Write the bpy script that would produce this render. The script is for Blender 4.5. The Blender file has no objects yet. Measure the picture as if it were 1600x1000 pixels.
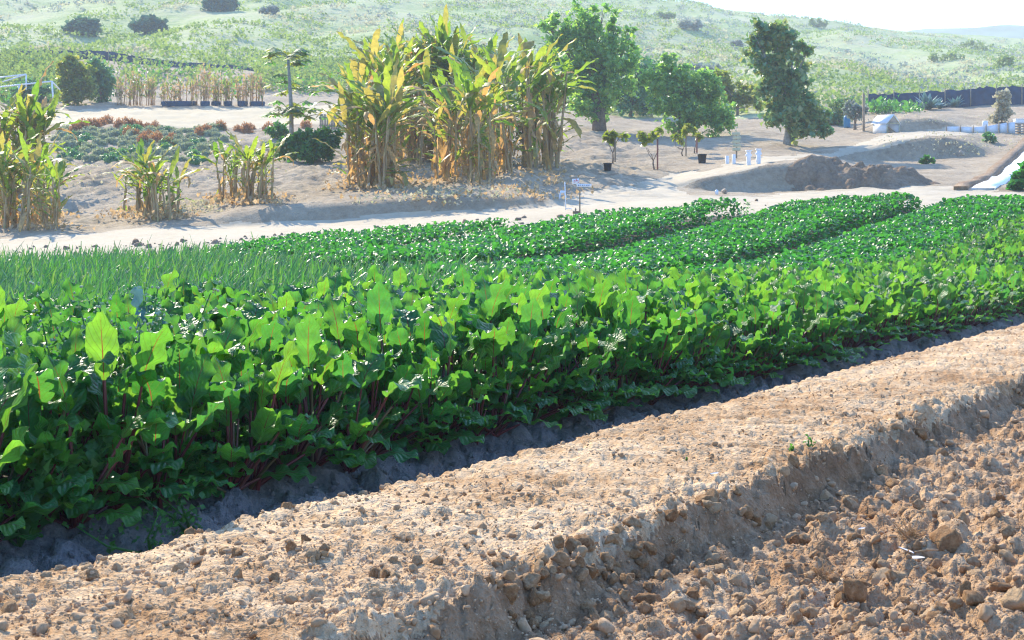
import bpy, bmesh, math, random
import numpy as np
from mathutils import Vector, Matrix

# ------------------------------------------------------------------ camera, sky, sun, exposure
random.seed(7)
RNG = np.random.default_rng(11)
S = bpy.context.scene
COL = S.collection
HAZE = 0.0007
H, YH, F = 1.35, 335.0, 2400.0            # eye height, horizon row, focal length in photo pixels

cam_d = bpy.data.cameras.new('camera')
cam = bpy.data.objects.new('camera', cam_d); COL.objects.link(cam)
cam.location = (0, 0, H); cam.rotation_euler = (math.radians(90), 0, 0)
cam_d.sensor_width = 36; cam_d.lens = 36 * F / 1600
cam_d.shift_y = -(500 - YH) / 1600
cam_d.clip_start = 0.1; cam_d.clip_end = 5000
cam_d.dof.use_dof = True; cam_d.dof.focus_distance = 10.5; cam_d.dof.aperture_fstop = 11.0
S.camera = cam

SUN_EL, SUN_AZ = math.radians(33.5), math.radians(28)      # sun behind the field, to the left
sdir = Vector((-math.sin(SUN_AZ) * math.cos(SUN_EL), math.cos(SUN_AZ) * math.cos(SUN_EL), math.sin(SUN_EL)))
world = bpy.data.worlds.new('World'); S.world = world; world.use_nodes = True
wn = world.node_tree.nodes; wn.clear()
sky = wn.new('ShaderNodeTexSky'); sky.sky_type = 'NISHITA'; sky.sun_disc = False
sky.sun_elevation = SUN_EL; sky.sun_rotation = SUN_AZ
sky.air_density = 1.3; sky.dust_density = 1.0; sky.ozone_density = 5.0
bg = wn.new('ShaderNodeBackground'); bg.inputs['Strength'].default_value = 0.14
wo = wn.new('ShaderNodeOutputWorld')
tint = wn.new('ShaderNodeMix'); tint.data_type = 'RGBA'; tint.blend_type = 'MULTIPLY'; tint.inputs[0].default_value = 1.0
tint.inputs[7].default_value = (0.68, 1.0, 1.42, 1)          # the photograph's cool sky light, the same all over
world.node_tree.links.new(sky.outputs[0], tint.inputs[6]); world.node_tree.links.new(tint.outputs[2], bg.inputs[0]); world.node_tree.links.new(bg.outputs[0], wo.inputs[0])

sun_d = bpy.data.lights.new('sun', 'SUN'); sun_d.energy = 4.6; sun_d.angle = math.radians(0.5); sun_d.color = (1.0, 0.91, 0.72)
sun = bpy.data.objects.new('sun', sun_d); COL.objects.link(sun)
sun.rotation_euler = sdir.to_track_quat('Z', 'Y').to_euler(); sun.location = (-40, 60, 90)

vs = S.view_settings
vs.view_transform = 'Standard'; vs.look = 'None'; vs.gamma = 1; vs.use_curve_mapping = False
vs.exposure = 1.1
cy = S.cycles
cy.use_denoising = True; cy.denoising_prefilter = 'ACCURATE'; cy.filter_width = 1.1; cy.max_bounces = 8; cy.transparent_max_bounces = 8; cy.volume_bounces = 1
cy.diffuse_bounces = 4; cy.transmission_bounces = 6; cy.glossy_bounces = 2

# ------------------------------------------------------------------ numpy helpers
def hash2(xi, yi, seed):
    h = (xi.astype(np.int64) * 374761393 + yi.astype(np.int64) * 668265263 + seed * 1442695041) & 0xffffffff
    h = ((h ^ (h >> 13)) * 1274126177) & 0xffffffff
    h = h ^ (h >> 16)
    return (h & 0xffff) / 65535.0

def vnoise(x, y, seed=0):
    x = np.asarray(x, float); y = np.asarray(y, float)
    xi = np.floor(x); yi = np.floor(y); fx = x - xi; fy = y - yi
    fx = fx * fx * (3 - 2 * fx); fy = fy * fy * (3 - 2 * fy)
    a = hash2(xi, yi, seed); b = hash2(xi + 1, yi, seed); c = hash2(xi, yi + 1, seed); d = hash2(xi + 1, yi + 1, seed)
    return (a * (1 - fx) + b * fx) * (1 - fy) + (c * (1 - fx) + d * fx) * fy

def fbm(x, y, seed=0, octv=4, gain=0.5):
    s = 0; amp = 1; tot = 0
    for o in range(octv):
        s = s + amp * (vnoise(x * 2 ** o + 17.3 * o, y * 2 ** o - 9.1 * o, seed + o) - 0.5); tot += amp; amp *= gain
    return s / tot                                          # about -0.5 .. 0.5

def cells(x, y, size, seed, rad=0.62, plate=1.0):
    """relief of rounded lumps, one per cell"""
    x = np.asarray(x) / size; y = np.asarray(y) / size; xi = np.floor(x); yi = np.floor(y); h = np.zeros(np.shape(x))
    for dx in (-1, 0, 1):
        for dy in (-1, 0, 1):
            cx, cy_ = xi + dx, yi + dy
            px = cx + hash2(cx, cy_, seed); py = cy_ + hash2(cx, cy_, seed + 1); r = rad * (0.35 + 0.9 * hash2(cx, cy_, seed + 2) ** 2); a = 0.4 + 0.6 * hash2(cx, cy_, seed + 3)
            h = np.maximum(h, a * r * np.minimum(1, plate * np.sqrt(np.maximum(0, 1 - ((x - px) ** 2 + (y - py) ** 2) / r ** 2))))
    return h * size

def sstep(a, b, x):
    t = np.clip((x - a) / (b - a), 0, 1); return t * t * (3 - 2 * t)

def np_mesh(name, V, Fs, mats, uv=None, mi=None, smooth=True):
    """V (N,3), Fs a list of face index arrays (quads and triangles), mi a list of material indices per face array"""
    me = bpy.data.meshes.new(name)
    Fs = [np.asarray(f, np.int32) for f in Fs if len(f)]
    me.vertices.add(len(V)); me.vertices.foreach_set('co', np.asarray(V, np.float32).ravel())
    loops = np.concatenate([f.ravel() for f in Fs]); me.loops.add(len(loops)); me.loops.foreach_set('vertex_index', loops)
    tot = np.concatenate([np.full(len(f), f.shape[1], np.int32) for f in Fs])
    st = np.concatenate([[0], np.cumsum(tot)[:-1]]).astype(np.int32)
    me.polygons.add(len(tot)); me.polygons.foreach_set('loop_start', st)
    if smooth: me.polygons.foreach_set('use_smooth', np.ones(len(tot), bool))
    for m in (mats if isinstance(mats, (list, tuple)) else [mats]): me.materials.append(m)
    if mi is not None:
        me.polygons.foreach_set('material_index', np.concatenate([np.full(len(f), k, np.int32) if np.isscalar(k) else np.asarray(k, np.int32) for f, k in zip(Fs, mi)]))
    if uv is not None:
        ul = me.uv_layers.new(name='UVMap'); ul.data.foreach_set('uv', np.asarray(uv, np.float32)[loops].ravel())
    me.update(calc_edges=True); me.validate()
    return me

def rotz(a):
    c, s, o, z = np.cos(a), np.sin(a), np.ones_like(a), np.zeros_like(a)
    return np.stack([np.stack([c, -s, z], -1), np.stack([s, c, z], -1), np.stack([z, z, o], -1)], -2)
def rotx(a):
    c, s, o, z = np.cos(a), np.sin(a), np.ones_like(a), np.zeros_like(a)
    return np.stack([np.stack([o, z, z], -1), np.stack([z, c, -s], -1), np.stack([z, s, c], -1)], -2)
def roty(a):
    c, s, o, z = np.cos(a), np.sin(a), np.ones_like(a), np.zeros_like(a)
    return np.stack([np.stack([c, z, s], -1), np.stack([z, o, z], -1), np.stack([-s, z, c], -1)], -2)

def scatter(Vt, Fts, M, T):
    """copies of a template: M (N,3,3), T (N,3) -> V, faces"""
    n, m = len(T), len(Vt)
    V = (np.einsum('nij,mj->nmi', M, Vt) + T[:, None, :]).reshape(-1, 3)
    off = (np.arange(n) * m)[:, None, None]
    return V, [(np.asarray(f)[None] + off).reshape(-1, np.asarray(f).shape[1]) for f in Fts]

class Bag:
    """collects pieces that become ONE mesh object"""
    def __init__(s): s.V = []; s.F = {3: [], 4: []}; s.U = []; s.n = 0
    def add(s, V, Fs, uv=None):
        V = np.asarray(V, float)
        for f in Fs:
            f = np.asarray(f)
            if len(f): s.F[f.shape[1]].append(f + s.n)
        s.V.append(V); s.U.append(np.zeros((len(V), 2)) if uv is None else np.asarray(uv)); s.n += len(V)
    def tube(s, pts, rad, sides=6, cap=True):
        pts = np.asarray(pts, float); k = len(pts)
        rad = np.broadcast_to(np.asarray(rad, float), (k,))
        tan = np.gradient(pts, axis=0); tan /= np.linalg.norm(tan, axis=1)[:, None] + 1e-9
        ref = np.where(np.abs(tan[:, 2:3]) > 0.9, np.array([[1.0, 0, 0]]), np.array([[0, 0, 1.0]]))
        if (np.abs(tan[:, 2]) > 0.9).any(): ref = np.tile([[1.0, 0.05, 0]], (k, 1)) if not (np.abs(tan[:, 0]) > 0.9).any() else np.tile([[0, 1.0, 0.1]], (k, 1))
        e1 = np.cross(tan, ref); e1 /= np.linalg.norm(e1, axis=1)[:, None] + 1e-9
        e2 = np.cross(tan, e1)
        an = np.linspace(0, 2 * math.pi, sides, endpoint=False)
        V = pts[:, None] + rad[:, None, None] * (np.cos(an)[None, :, None] * e1[:, None] + np.sin(an)[None, :, None] * e2[:, None])
        q = []
        for i in range(k - 1):
            for j in range(sides):
                a, b = i * sides + j, i * sides + (j + 1) % sides
                q.append((a, b, b + sides, a + sides))
        V = V.reshape(-1, 3); t = []
        if cap:
            V = np.vstack([V, pts[:1], pts[-1:]]); c0, c1 = len(V) - 2, len(V) - 1
            for j in range(sides):
                t.append((c0, (j + 1) % sides, j)); t.append((c1, (k - 1) * sides + j, (k - 1) * sides + (j + 1) % sides))
        s.add(V, [q, t] if t else [q]); return s
    def box(s, c, size, rz=0.0, rx=0.0):
        c = np.asarray(c, float); h = np.asarray(size, float) / 2
        b = min(0.12 * h.min(), 0.02)
        V = []
        for sx in (-1, 1):
            for sy in (-1, 1):
                for sz in (-1, 1):
                    p = np.array([sx, sy, sz]) * h
                    for ax in range(3):
                        r = p.copy(); r[(ax + 1) % 3] -= np.sign(r[(ax + 1) % 3]) * b; r[(ax + 2) % 3] -= np.sign(r[(ax + 2) % 3]) * b; V.append(r)
        bm = bmesh.new()
        vv = [bm.verts.new(v) for v in V]; r = bmesh.ops.convex_hull(bm, input=vv)
        bm.verts.ensure_lookup_table(); bm.verts.index_update()
        VV = np.array([v.co[:] for v in bm.verts]); T = [[v.index for v in f.verts] for f in bm.faces]
        bm.free()
        R = (rotz(np.array([rz])) @ rotx(np.array([rx])))[0]
        s.add(VV @ R.T + c, [[t for t in T if len(t) == 3], [t for t in T if len(t) == 4]]); return s
    def arrays(s):
        return np.vstack(s.V), [np.vstack(f) for f in (s.F[3], s.F[4]) if f], np.vstack(s.U)
    def mesh(s, name, mats, smooth=True):
        V, Fs, U = s.arrays(); return np_mesh(name, V, Fs, mats, uv=U, smooth=smooth)

def tag(o, label, cat, group=None):
    o['label'] = label; o['category'] = cat
    if group: o['group'] = group
    return o
def link(name, me, parent=None, loc=(0, 0, 0), rot=(0, 0, 0), scale=(1, 1, 1)):
    o = bpy.data.objects.new(name, me); COL.objects.link(o)
    o.location = loc; o.rotation_euler = rot; o.scale = scale
    if parent is not None: o.parent = parent
    return o
def empty(name, label, cat, loc, group=None, rot=(0, 0, 0), scale=1.0):
    o = bpy.data.objects.new(name, None); COL.objects.link(o)
    o.empty_display_size = 0.1; o.location = loc; o.rotation_euler = rot; o.scale = (scale,) * 3
    return tag(o, label, cat, group)
def kind(o, k): o['kind'] = k; return o

# ------------------------------------------------------------------ materials
class NT:
    def __init__(s, name):
        s.m = bpy.data.materials.new(name); s.m.use_nodes = True; s.t = s.m.node_tree; s.t.nodes.clear()
        s.out = s.t.nodes.new('ShaderNodeOutputMaterial')
    def n(s, t, **kw):
        nd = s.t.nodes.new(t)
        for k, v in kw.items():
            if k.startswith('i_'): nd.inputs[k[2:].replace('_', ' ')].default_value = v
            else: setattr(nd, k, v)
        return nd
    def l(s, a, b): s.t.links.new(a, b)
    def ramp(s, fac, stops, interp='LINEAR'):
        r = s.n('ShaderNodeValToRGB'); e = r.color_ramp.elements; r.color_ramp.interpolation = interp
        e[0].position, e[0].color = stops[0][0], (*stops[0][1], 1); e[1].position, e[1].color = stops[-1][0], (*stops[-1][1], 1)
        for p, c in stops[1:-1]:
            x = e.new(p); x.color = (*c, 1)
        s.l(fac, r.inputs[0]); return r.outputs[0]
    def noise(s, vec, scale, detail=4, rough=0.6):
        nd = s.n('ShaderNodeTexNoise'); nd.inputs['Scale'].default_value = scale; nd.inputs['Detail'].default_value = detail; nd.inputs['Roughness'].default_value = rough
        if vec is not None: s.l(vec, nd.inputs['Vector'])
        return nd.outputs['Fac']
    def mix(s, fac, a, b, mode='MIX'):
        nd = s.n('ShaderNodeMix', data_type='RGBA', blend_type=mode)
        for sock, v in ((nd.inputs[0], fac), (nd.inputs[6], a), (nd.inputs[7], b)):
            if isinstance(v, (int, float)): sock.default_value = v
            elif isinstance(v, tuple): sock.default_value = (*v, 1) if len(v) == 3 else v
            else: s.l(v, sock)
        return nd.outputs[2]
    def math(s, op, a, b=0.0, c=None):
        nd = s.n('ShaderNodeMath', operation=op)
        for sock, v in zip(nd.inputs, (a, b, c)):
            if v is None: continue
            if isinstance(v, (int, float)): sock.default_value = v
            else: s.l(v, sock)
        return nd.outputs[0]
    def bump(s, h, strength=0.4, dist=0.02):
        b = s.n('ShaderNodeBump'); b.inputs['Strength'].default_value = strength; b.inputs['Distance'].default_value = dist
        s.l(h, b.inputs['Height']); return b.outputs[0]
    def pos(s): return s.n('ShaderNodeNewGeometry').outputs['Position']
    def objc(s): return s.n('ShaderNodeTexCoord').outputs['Object']
    def isl(s): return s.n('ShaderNodeNewGeometry').outputs['Random Per Island']
    def orand(s): return s.n('ShaderNodeObjectInfo').outputs['Random']
    def pbsdf(s, col, rough=0.8, spec=0.3, normal=None, metal=0.0):
        p = s.n('ShaderNodeBsdfPrincipled')
        if isinstance(col, tuple): p.inputs['Base Color'].default_value = (*col, 1)
        else: s.l(col, p.inputs['Base Color'])
        if isinstance(rough, (int, float)): p.inputs['Roughness'].default_value = rough
        else: s.l(rough, p.inputs['Roughness'])
        p.inputs['Specular IOR Level'].default_value = spec; p.inputs['Metallic'].default_value = metal
        if normal is not None: s.l(normal, p.inputs['Normal'])
        return p.outputs[0]
    def done(s, shader): s.l(shader, s.out.inputs['Surface']); return s.m

def soil_mat(name, dark, mid, pale, scale=1.0, crust=0.5, bump=0.6, dist=0.02, local=False):
    t = NT(name); p = t.objc() if local else t.pos()
    n1 = t.noise(p, 1.1 * scale, 5, 0.62); n2 = t.noise(p, 9 * scale, 5, 0.65); n3 = t.noise(p, 55 * scale, 3, 0.6)
    f = t.math('ADD', t.math('MULTIPLY', n1, 0.45), t.math('ADD', t.math('MULTIPLY', n2, 0.4), t.math('MULTIPLY', n3, 0.25)))
    if local: f = t.math('ADD', f, t.math('MULTIPLY', t.math('SUBTRACT', t.orand(), 0.5), 0.22))
    c = t.ramp(f, [(0.36, dark), (0.36 + 0.2 * (1.1 - crust), mid), (0.72 - 0.14 * crust, pale)])
    hgt = t.math('ADD', t.math('MULTIPLY', n2, 1.2), t.math('MULTIPLY', n3, 0.5))
    return t.done(t.pbsdf(c, 0.95, 0.12, t.bump(hgt, bump, dist)))

def leaf_mat(name, cols, trans, rough=0.38, spec=0.5, tf=0.45, veins=None, per='isl', bump=True):
    """cols: list of base colours picked by random; trans: transmitted colour multiplier"""
    t = NT(name)
    r = t.isl() if per == 'isl' else (t.orand() if per == 'obj' else t.math('FRACT', t.math('ADD', t.math('MULTIPLY', t.isl(), 0.7), t.math('MULTIPLY', t.orand(), 1.3))))
    st = [(i / max(1, len(cols) - 1), c) for i, c in enumerate(cols)]
    c = t.ramp(r, st) if len(cols) > 1 else t.ramp(r, [(0, cols[0]), (1, cols[0])])
    p = t.objc(); nz = t.noise(p, 14, 3)
    c = t.mix(1.0, c, t.ramp(nz, [(0.3, (0.72, 0.72, 0.72)), (0.7, (1.25, 1.2, 1.1))]), 'MULTIPLY')
    nrm = None
    if veins:
        uv = t.n('ShaderNodeUVMap').outputs[0]; sp = t.n('ShaderNodeSeparateXYZ'); t.l(uv, sp.inputs[0])
        au = t.math('ABSOLUTE', t.math('SUBTRACT', sp.outputs[0], 0.5))
        rib = t.math('LESS_THAN', au, t.math('MULTIPLY', t.math('SUBTRACT', 1.15, sp.outputs[1]), 0.024))
        ph = t.math('SUBTRACT', t.math('MULTIPLY', sp.outputs[1], 6.5), t.math('MULTIPLY', au, 5.0))
        sv = t.math('ABSOLUTE', t.math('SUBTRACT', t.math('FRACT', ph), 0.5))
        side = t.math('LESS_THAN', sv, 0.055)
        c = t.mix(t.math('MULTIPLY', side, 0.6), c, veins[1]); c = t.mix(rib, c, veins[0])
        hh = t.math('ADD', t.math('MULTIPLY', sv, 1.0), t.math('MULTIPLY', t.noise(p, 38, 2), 1.2))
        nrm = t.bump(hh, 0.8, 0.014)
    elif bump:
        nrm = t.bump(t.noise(p, 30, 2), 0.25, 0.01)
    ps = t.pbsdf(c, rough, spec, nrm)
    tr = t.n('ShaderNodeBsdfTranslucent'); t.l(t.mix(1.0, c, trans, 'MULTIPLY'), tr.inputs['Color'])
    mx = t.n('ShaderNodeMixShader'); mx.inputs[0].default_value = tf
    t.l(ps, mx.inputs[1]); t.l(tr.outputs[0], mx.inputs[2])
    return t.done(mx.outputs[0])

def plain_mat(name, col, rough=0.6, spec=0.3, var=0.25, scale=6.0, metal=0.0):
    t = NT(name); p = t.objc(); n = t.noise(p, scale, 4)
    lo = tuple(x * (1 - var) for x in col); hi = tuple(min(1, x * (1 + var)) for x in col)
    return t.done(t.pbsdf(t.ramp(n, [(0.3, lo), (0.7, hi)]), rough, spec, t.bump(n, 0.15, 0.01), metal))

M = {}
M['soil'] = soil_mat('tilled_soil', (0.22, 0.11, 0.046), (0.40, 0.23, 0.108), (0.68, 0.485, 0.29), 1.0, 0.5, 1.0, 0.03)
M['rough'] = soil_mat('rough_soil', (0.20, 0.10, 0.047), (0.355, 0.203, 0.10), (0.57, 0.395, 0.235), 1.0, 0.45, 1.0, 0.03)
M['shoulder_shade'] = soil_mat('shaded_shoulder_soil', (0.13, 0.068, 0.033), (0.245, 0.138, 0.068), (0.40, 0.265, 0.155), 1.0, 0.4, 1.0, 0.03)  # shade of the bed's shoulder put into a darker brown soil colour
M['clod'] = soil_mat('clod_soil', (0.22, 0.112, 0.05), (0.38, 0.215, 0.10), (0.55, 0.37, 0.205), 0.4, 0.45, 0.7, 0.02, local=True)
M['crumb'] = soil_mat('crumb_soil', (0.21, 0.108, 0.05), (0.36, 0.21, 0.104), (0.56, 0.385, 0.23), 1.2, 0.45, 0.5, 0.01)
M['fieldsoil'] = soil_mat('field_soil', (0.06, 0.055, 0.05), (0.10, 0.085, 0.072), (0.16, 0.13, 0.105), 1.0, 0.4, 0.6, 0.03)  # darkened so the shade between crop rows sits in the colour
M['furrow'] = soil_mat('furrow_soil', (0.095, 0.09, 0.085), (0.175, 0.165, 0.155), (0.29, 0.265, 0.245), 1.2, 0.4, 1.0, 0.03)  # darker and greyer than the bed: the furrow's shadow mixed into the colour
M['road'] = soil_mat('road_dust', (0.36, 0.28, 0.18), (0.48, 0.385, 0.26), (0.55, 0.455, 0.32), 0.4, 0.6, 0.4, 0.05)
M['bank'] = soil_mat('bank_earth', (0.17, 0.12, 0.073), (0.34, 0.255, 0.165), (0.47, 0.37, 0.25), 0.45, 0.5, 0.7, 0.10)
M['terrace'] = soil_mat('terrace_sand', (0.43, 0.34, 0.20), (0.49, 0.39, 0.24), (0.54, 0.44, 0.29), 0.25, 0.6, 0.3, 0.05)
M['mound'] = soil_mat('mound_earth', (0.16, 0.10, 0.06), (0.30, 0.20, 0.125), (0.45, 0.33, 0.22), 0.9, 0.45, 0.9, 0.10)
def hill_mat():
    t = NT('hill_grass'); p = t.pos()
    n1 = t.noise(p, 0.045, 6, 0.62); n2 = t.noise(p, 0.5, 6, 0.7); n3 = t.noise(p, 3.0, 4, 0.7)
    f = t.math('ADD', t.math('MULTIPLY', n1, 0.55), t.math('ADD', t.math('MULTIPLY', n2, 0.35), t.math('MULTIPLY', n3, 0.2)))
    c = t.ramp(f, [(0.40, (0.13, 0.21, 0.06)), (0.48, (0.27, 0.35, 0.12)), (0.55, (0.40, 0.43, 0.19)), (0.66, (0.46, 0.44, 0.26))])
    return t.done(t.pbsdf(c, 0.95, 0.1, t.bump(n2, 0.8, 0.6)))
M['hill'] = hill_mat()
M['farhill'] = plain_mat('far_hill_scrub', (0.15, 0.19, 0.13), 0.95, 0.1, 0.4, 0.03)
M['beet'] = leaf_mat('beet_leaf', [(0.020, 0.125, 0.032), (0.044, 0.205, 0.040), (0.085, 0.26, 0.045), (0.026, 0.16, 0.055), (0.055, 0.20, 0.03)], (3.1, 2.15, 0.9), 0.40, 0.45, 0.50,
                     veins=((0.10, 0.05, 0.03), (0.05, 0.11, 0.03)), per='both')
def stalk_mat():
    t = NT('beet_stalk'); c = t.ramp(t.orand(), [(0, (0.075, 0.012, 0.018)), (0.45, (0.13, 0.018, 0.022)), (0.7, (0.20, 0.035, 0.035)), (1, (0.12, 0.12, 0.04))])
    return t.done(t.pbsdf(c, 0.4, 0.5))
M['stalk'] = stalk_mat()
M['crop'] = leaf_mat('crop_leaf', [(0.025, 0.144, 0.021), (0.037, 0.190, 0.030), (0.030, 0.161, 0.040), (0.052, 0.218, 0.034)], (2.6, 2.4, 1.3), 0.42, 0.5, 0.42)
M['onion'] = leaf_mat('onion_blade', [(0.03, 0.13, 0.035), (0.045, 0.17, 0.045), (0.06, 0.19, 0.04), (0.10, 0.20, 0.06)], (2.4, 2.2, 1.2), 0.35, 0.6, 0.4)
M['ban_g'] = leaf_mat('banana_leaf_green', [(0.09, 0.19, 0.03), (0.15, 0.24, 0.035), (0.20, 0.26, 0.045)], (2.6, 2.4, 1.1), 0.5, 0.4, 0.45, per='both')
M['ban_y'] = leaf_mat('banana_leaf_yellow', [(0.21, 0.24, 0.06), (0.31, 0.28, 0.10), (0.18, 0.22, 0.05)], (2.2, 1.9, 1.0), 0.5, 0.4, 0.45, per='both')
M['ban_o'] = leaf_mat('banana_leaf_dry', [(0.46, 0.29, 0.09), (0.42, 0.31, 0.14), (0.50, 0.39, 0.20)], (2.0, 1.6, 1.2), 0.6, 0.3, 0.4, per='both')
def stem_mat():
    t = NT('banana_stem'); p = t.objc(); mp = t.n('ShaderNodeMapping'); mp.inputs['Scale'].default_value = (6, 6, 1.4); t.l(p, mp.inputs[0])
    n = t.noise(mp.outputs[0], 3.0, 5, 0.7)
    c = t.ramp(n, [(0.3, (0.26, 0.15, 0.08)), (0.5, (0.50, 0.33, 0.17)), (0.62, (0.45, 0.40, 0.15)), (0.75, (0.66, 0.52, 0.33))])
    return t.done(t.pbsdf(c, 0.7, 0.3, t.bump(n, 0.5, 0.03)))
M['ban_s'] = stem_mat()
M['tree'] = leaf_mat('tree_leaf', [(0.098, 0.229, 0.083), (0.148, 0.309, 0.098), (0.213, 0.360, 0.098), (0.277, 0.407, 0.112)], (2.2, 2.2, 1.1), 0.36, 0.6, 0.46)
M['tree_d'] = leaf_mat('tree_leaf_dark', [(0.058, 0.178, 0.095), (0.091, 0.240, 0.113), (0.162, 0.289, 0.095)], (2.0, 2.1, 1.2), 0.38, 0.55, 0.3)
M['tree_b'] = leaf_mat('tree_leaf_bronze', [(0.090, 0.239, 0.133), (0.149, 0.283, 0.118), (0.298, 0.313, 0.133), (0.118, 0.268, 0.118)], (2.1, 2.0, 1.1), 0.36, 0.6, 0.34)
M['lime'] = leaf_mat('lime_leaf', [(0.12, 0.20, 0.03), (0.19, 0.25, 0.04), (0.24, 0.24, 0.05)], (2.2, 2.1, 1.0), 0.4, 0.5, 0.42)
M['shrub'] = leaf_mat('shrub_leaf', [(0.037, 0.150, 0.037), (0.062, 0.200, 0.044), (0.100, 0.237, 0.050)], (2.2, 2.2, 1.2), 0.4, 0.5, 0.38)
M['sage'] = leaf_mat('sage_leaf', [(0.26, 0.31, 0.21), (0.36, 0.39, 0.29), (0.20, 0.28, 0.16)], (1.5, 1.5, 1.1), 0.7, 0.2, 0.3)
M['rust'] = leaf_mat('rust_grass', [(0.33, 0.17, 0.08), (0.40, 0.23, 0.12), (0.27, 0.17, 0.10)], (1.8, 1.5, 1.1), 0.75, 0.2, 0.35)
M['straw'] = leaf_mat('straw', [(0.48, 0.33, 0.18), (0.58, 0.44, 0.28), (0.40, 0.27, 0.13)], (1.5, 1.4, 1.2), 0.75, 0.2, 0.35)
M['drygrass'] = leaf_mat('dry_grass', [(0.40, 0.37, 0.27), (0.48, 0.44, 0.36), (0.34, 0.35, 0.22)], (1.5, 1.5, 1.2), 0.85, 0.1, 0.35, bump=False)
M['hillgreen'] = leaf_mat('hill_scrub_green', [(0.20, 0.29, 0.08), (0.28, 0.36, 0.11), (0.15, 0.24, 0.09)], (1.6, 1.6, 1.1), 0.8, 0.1, 0.35, bump=False)
M['hillblue'] = leaf_mat('hill_scrub_grey', [(0.20, 0.29, 0.24), (0.28, 0.32, 0.30), (0.34, 0.34, 0.36)], (1.5, 1.5, 1.2), 0.8, 0.1, 0.3, bump=False)
M['hilldark'] = leaf_mat('hill_bush_leaf', [(0.035, 0.12, 0.11), (0.06, 0.15, 0.12), (0.11, 0.18, 0.10)], (1.6, 1.7, 1.2), 0.6, 0.3, 0.3, bump=False)
M['agave'] = leaf_mat('agave_blade', [(0.10, 0.22, 0.22), (0.16, 0.29, 0.28)], (1.3, 1.4, 1.3), 0.45, 0.4, 0.2)
M['weed'] = leaf_mat('weed_leaf', [(0.05, 0.16, 0.04), (0.08, 0.21, 0.05), (0.05, 0.15, 0.06)], (2.4, 2.3, 1.2), 0.45, 0.4, 0.42, per='both')
M['seed'] = plain_mat('weed_seed', (0.42, 0.46, 0.26), 0.8, 0.2)
M['bark'] = plain_mat('bark', (0.23, 0.17, 0.125), 0.9, 0.15, 0.4, 9)
M['palebark'] = plain_mat('pale_bark', (0.36, 0.34, 0.30), 0.85, 0.15, 0.3, 9)
M['white'] = plain_mat('white_paint', (0.78, 0.79, 0.80), 0.5, 0.4, 0.06)
M['wood'] = plain_mat('grey_wood', (0.33, 0.25, 0.17), 0.85, 0.2, 0.35, 5)
M['palewood'] = plain_mat('pale_wood', (0.52, 0.50, 0.33), 0.8, 0.2, 0.2, 5)
M['redstake'] = plain_mat('red_stake', (0.30, 0.12, 0.09), 0.8, 0.2)
M['blackplastic'] = plain_mat('black_plastic', (0.018, 0.022, 0.03), 0.5, 0.4)
M['netting'] = plain_mat('black_netting', (0.02, 0.055, 0.10), 0.85, 0.15, 0.3, 2)  # black fabric with the blue of its shade mixed into the colour
M['pipe'] = plain_mat('white_pipe', (0.72, 0.75, 0.78), 0.45, 0.4, 0.08)
M['redprint'] = plain_mat('red_print', (0.62, 0.14, 0.16), 0.6, 0.3, 0.1)
M['blueprint'] = plain_mat('blue_print', (0.10, 0.20, 0.42), 0.6, 0.3, 0.1)
M['bluebarrel'] = plain_mat('blue_plastic', (0.05, 0.22, 0.38), 0.45, 0.4, 0.1)
M['rock'] = plain_mat('tan_rock', (0.42, 0.33, 0.25), 0.9, 0.2, 0.3, 4)
M['whitefilm'] = plain_mat('white_film', (0.74, 0.75, 0.76), 0.55, 0.35, 0.08, 2)
M['husk'] = plain_mat('pale_husk', (0.70, 0.66, 0.62), 0.6, 0.3, 0.1)

# ------------------------------------------------------------------ terrain
UX, UY = math.sin(math.radians(31.5)), math.cos(math.radians(31.5))      # direction the beds run in
def un(X, Y): return UX * X + UY * Y, UY * X - UX * Y                    # along the beds, across the beds
def xy(u, n): return UX * u + UY * n, UY * u - UX * n

PN = [-60, -24.4, -24.2, -19.9, -19.6, -16.1, -15.9, -15.4, -15.2, -12.4, -12.2, -11.85, -11.65, -9.8, -9.5, -8.45, -8.2, -6.7, -6.55, -6.4, -5.15, -4.98, -4.8, -4.62, -4.16, -4.02, -3.92, -3.3, -2.66, -2.57, -2.465, -2.36, -2.22, -1.8, -1.2, -0.5, 0.2, 1.2, 6, 60]
PZ = [0.0, 0.0, 0.14, 0.14, 0.13, 0.13, 0.0, 0.0, 0.06, 0.06, -0.02, -0.02, 0.03, 0.03, 0.0, 0.02, 0.12, 0.12, 0.05, 0.12, 0.12, 0.08, 0.0, -0.06, -0.06, 0.08, 0.165, 0.195, 0.185, 0.165, 0.045, 0.02, 0.01, 0.02, 0.06, 0.10, 0.07, 0.04, 0.0, 0.0]
def rise(u): return np.minimum(1.45, 0.1 * np.log1p(np.exp(np.clip((u - 27) / 1.2, -30, 30))) * 1.2)
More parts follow.
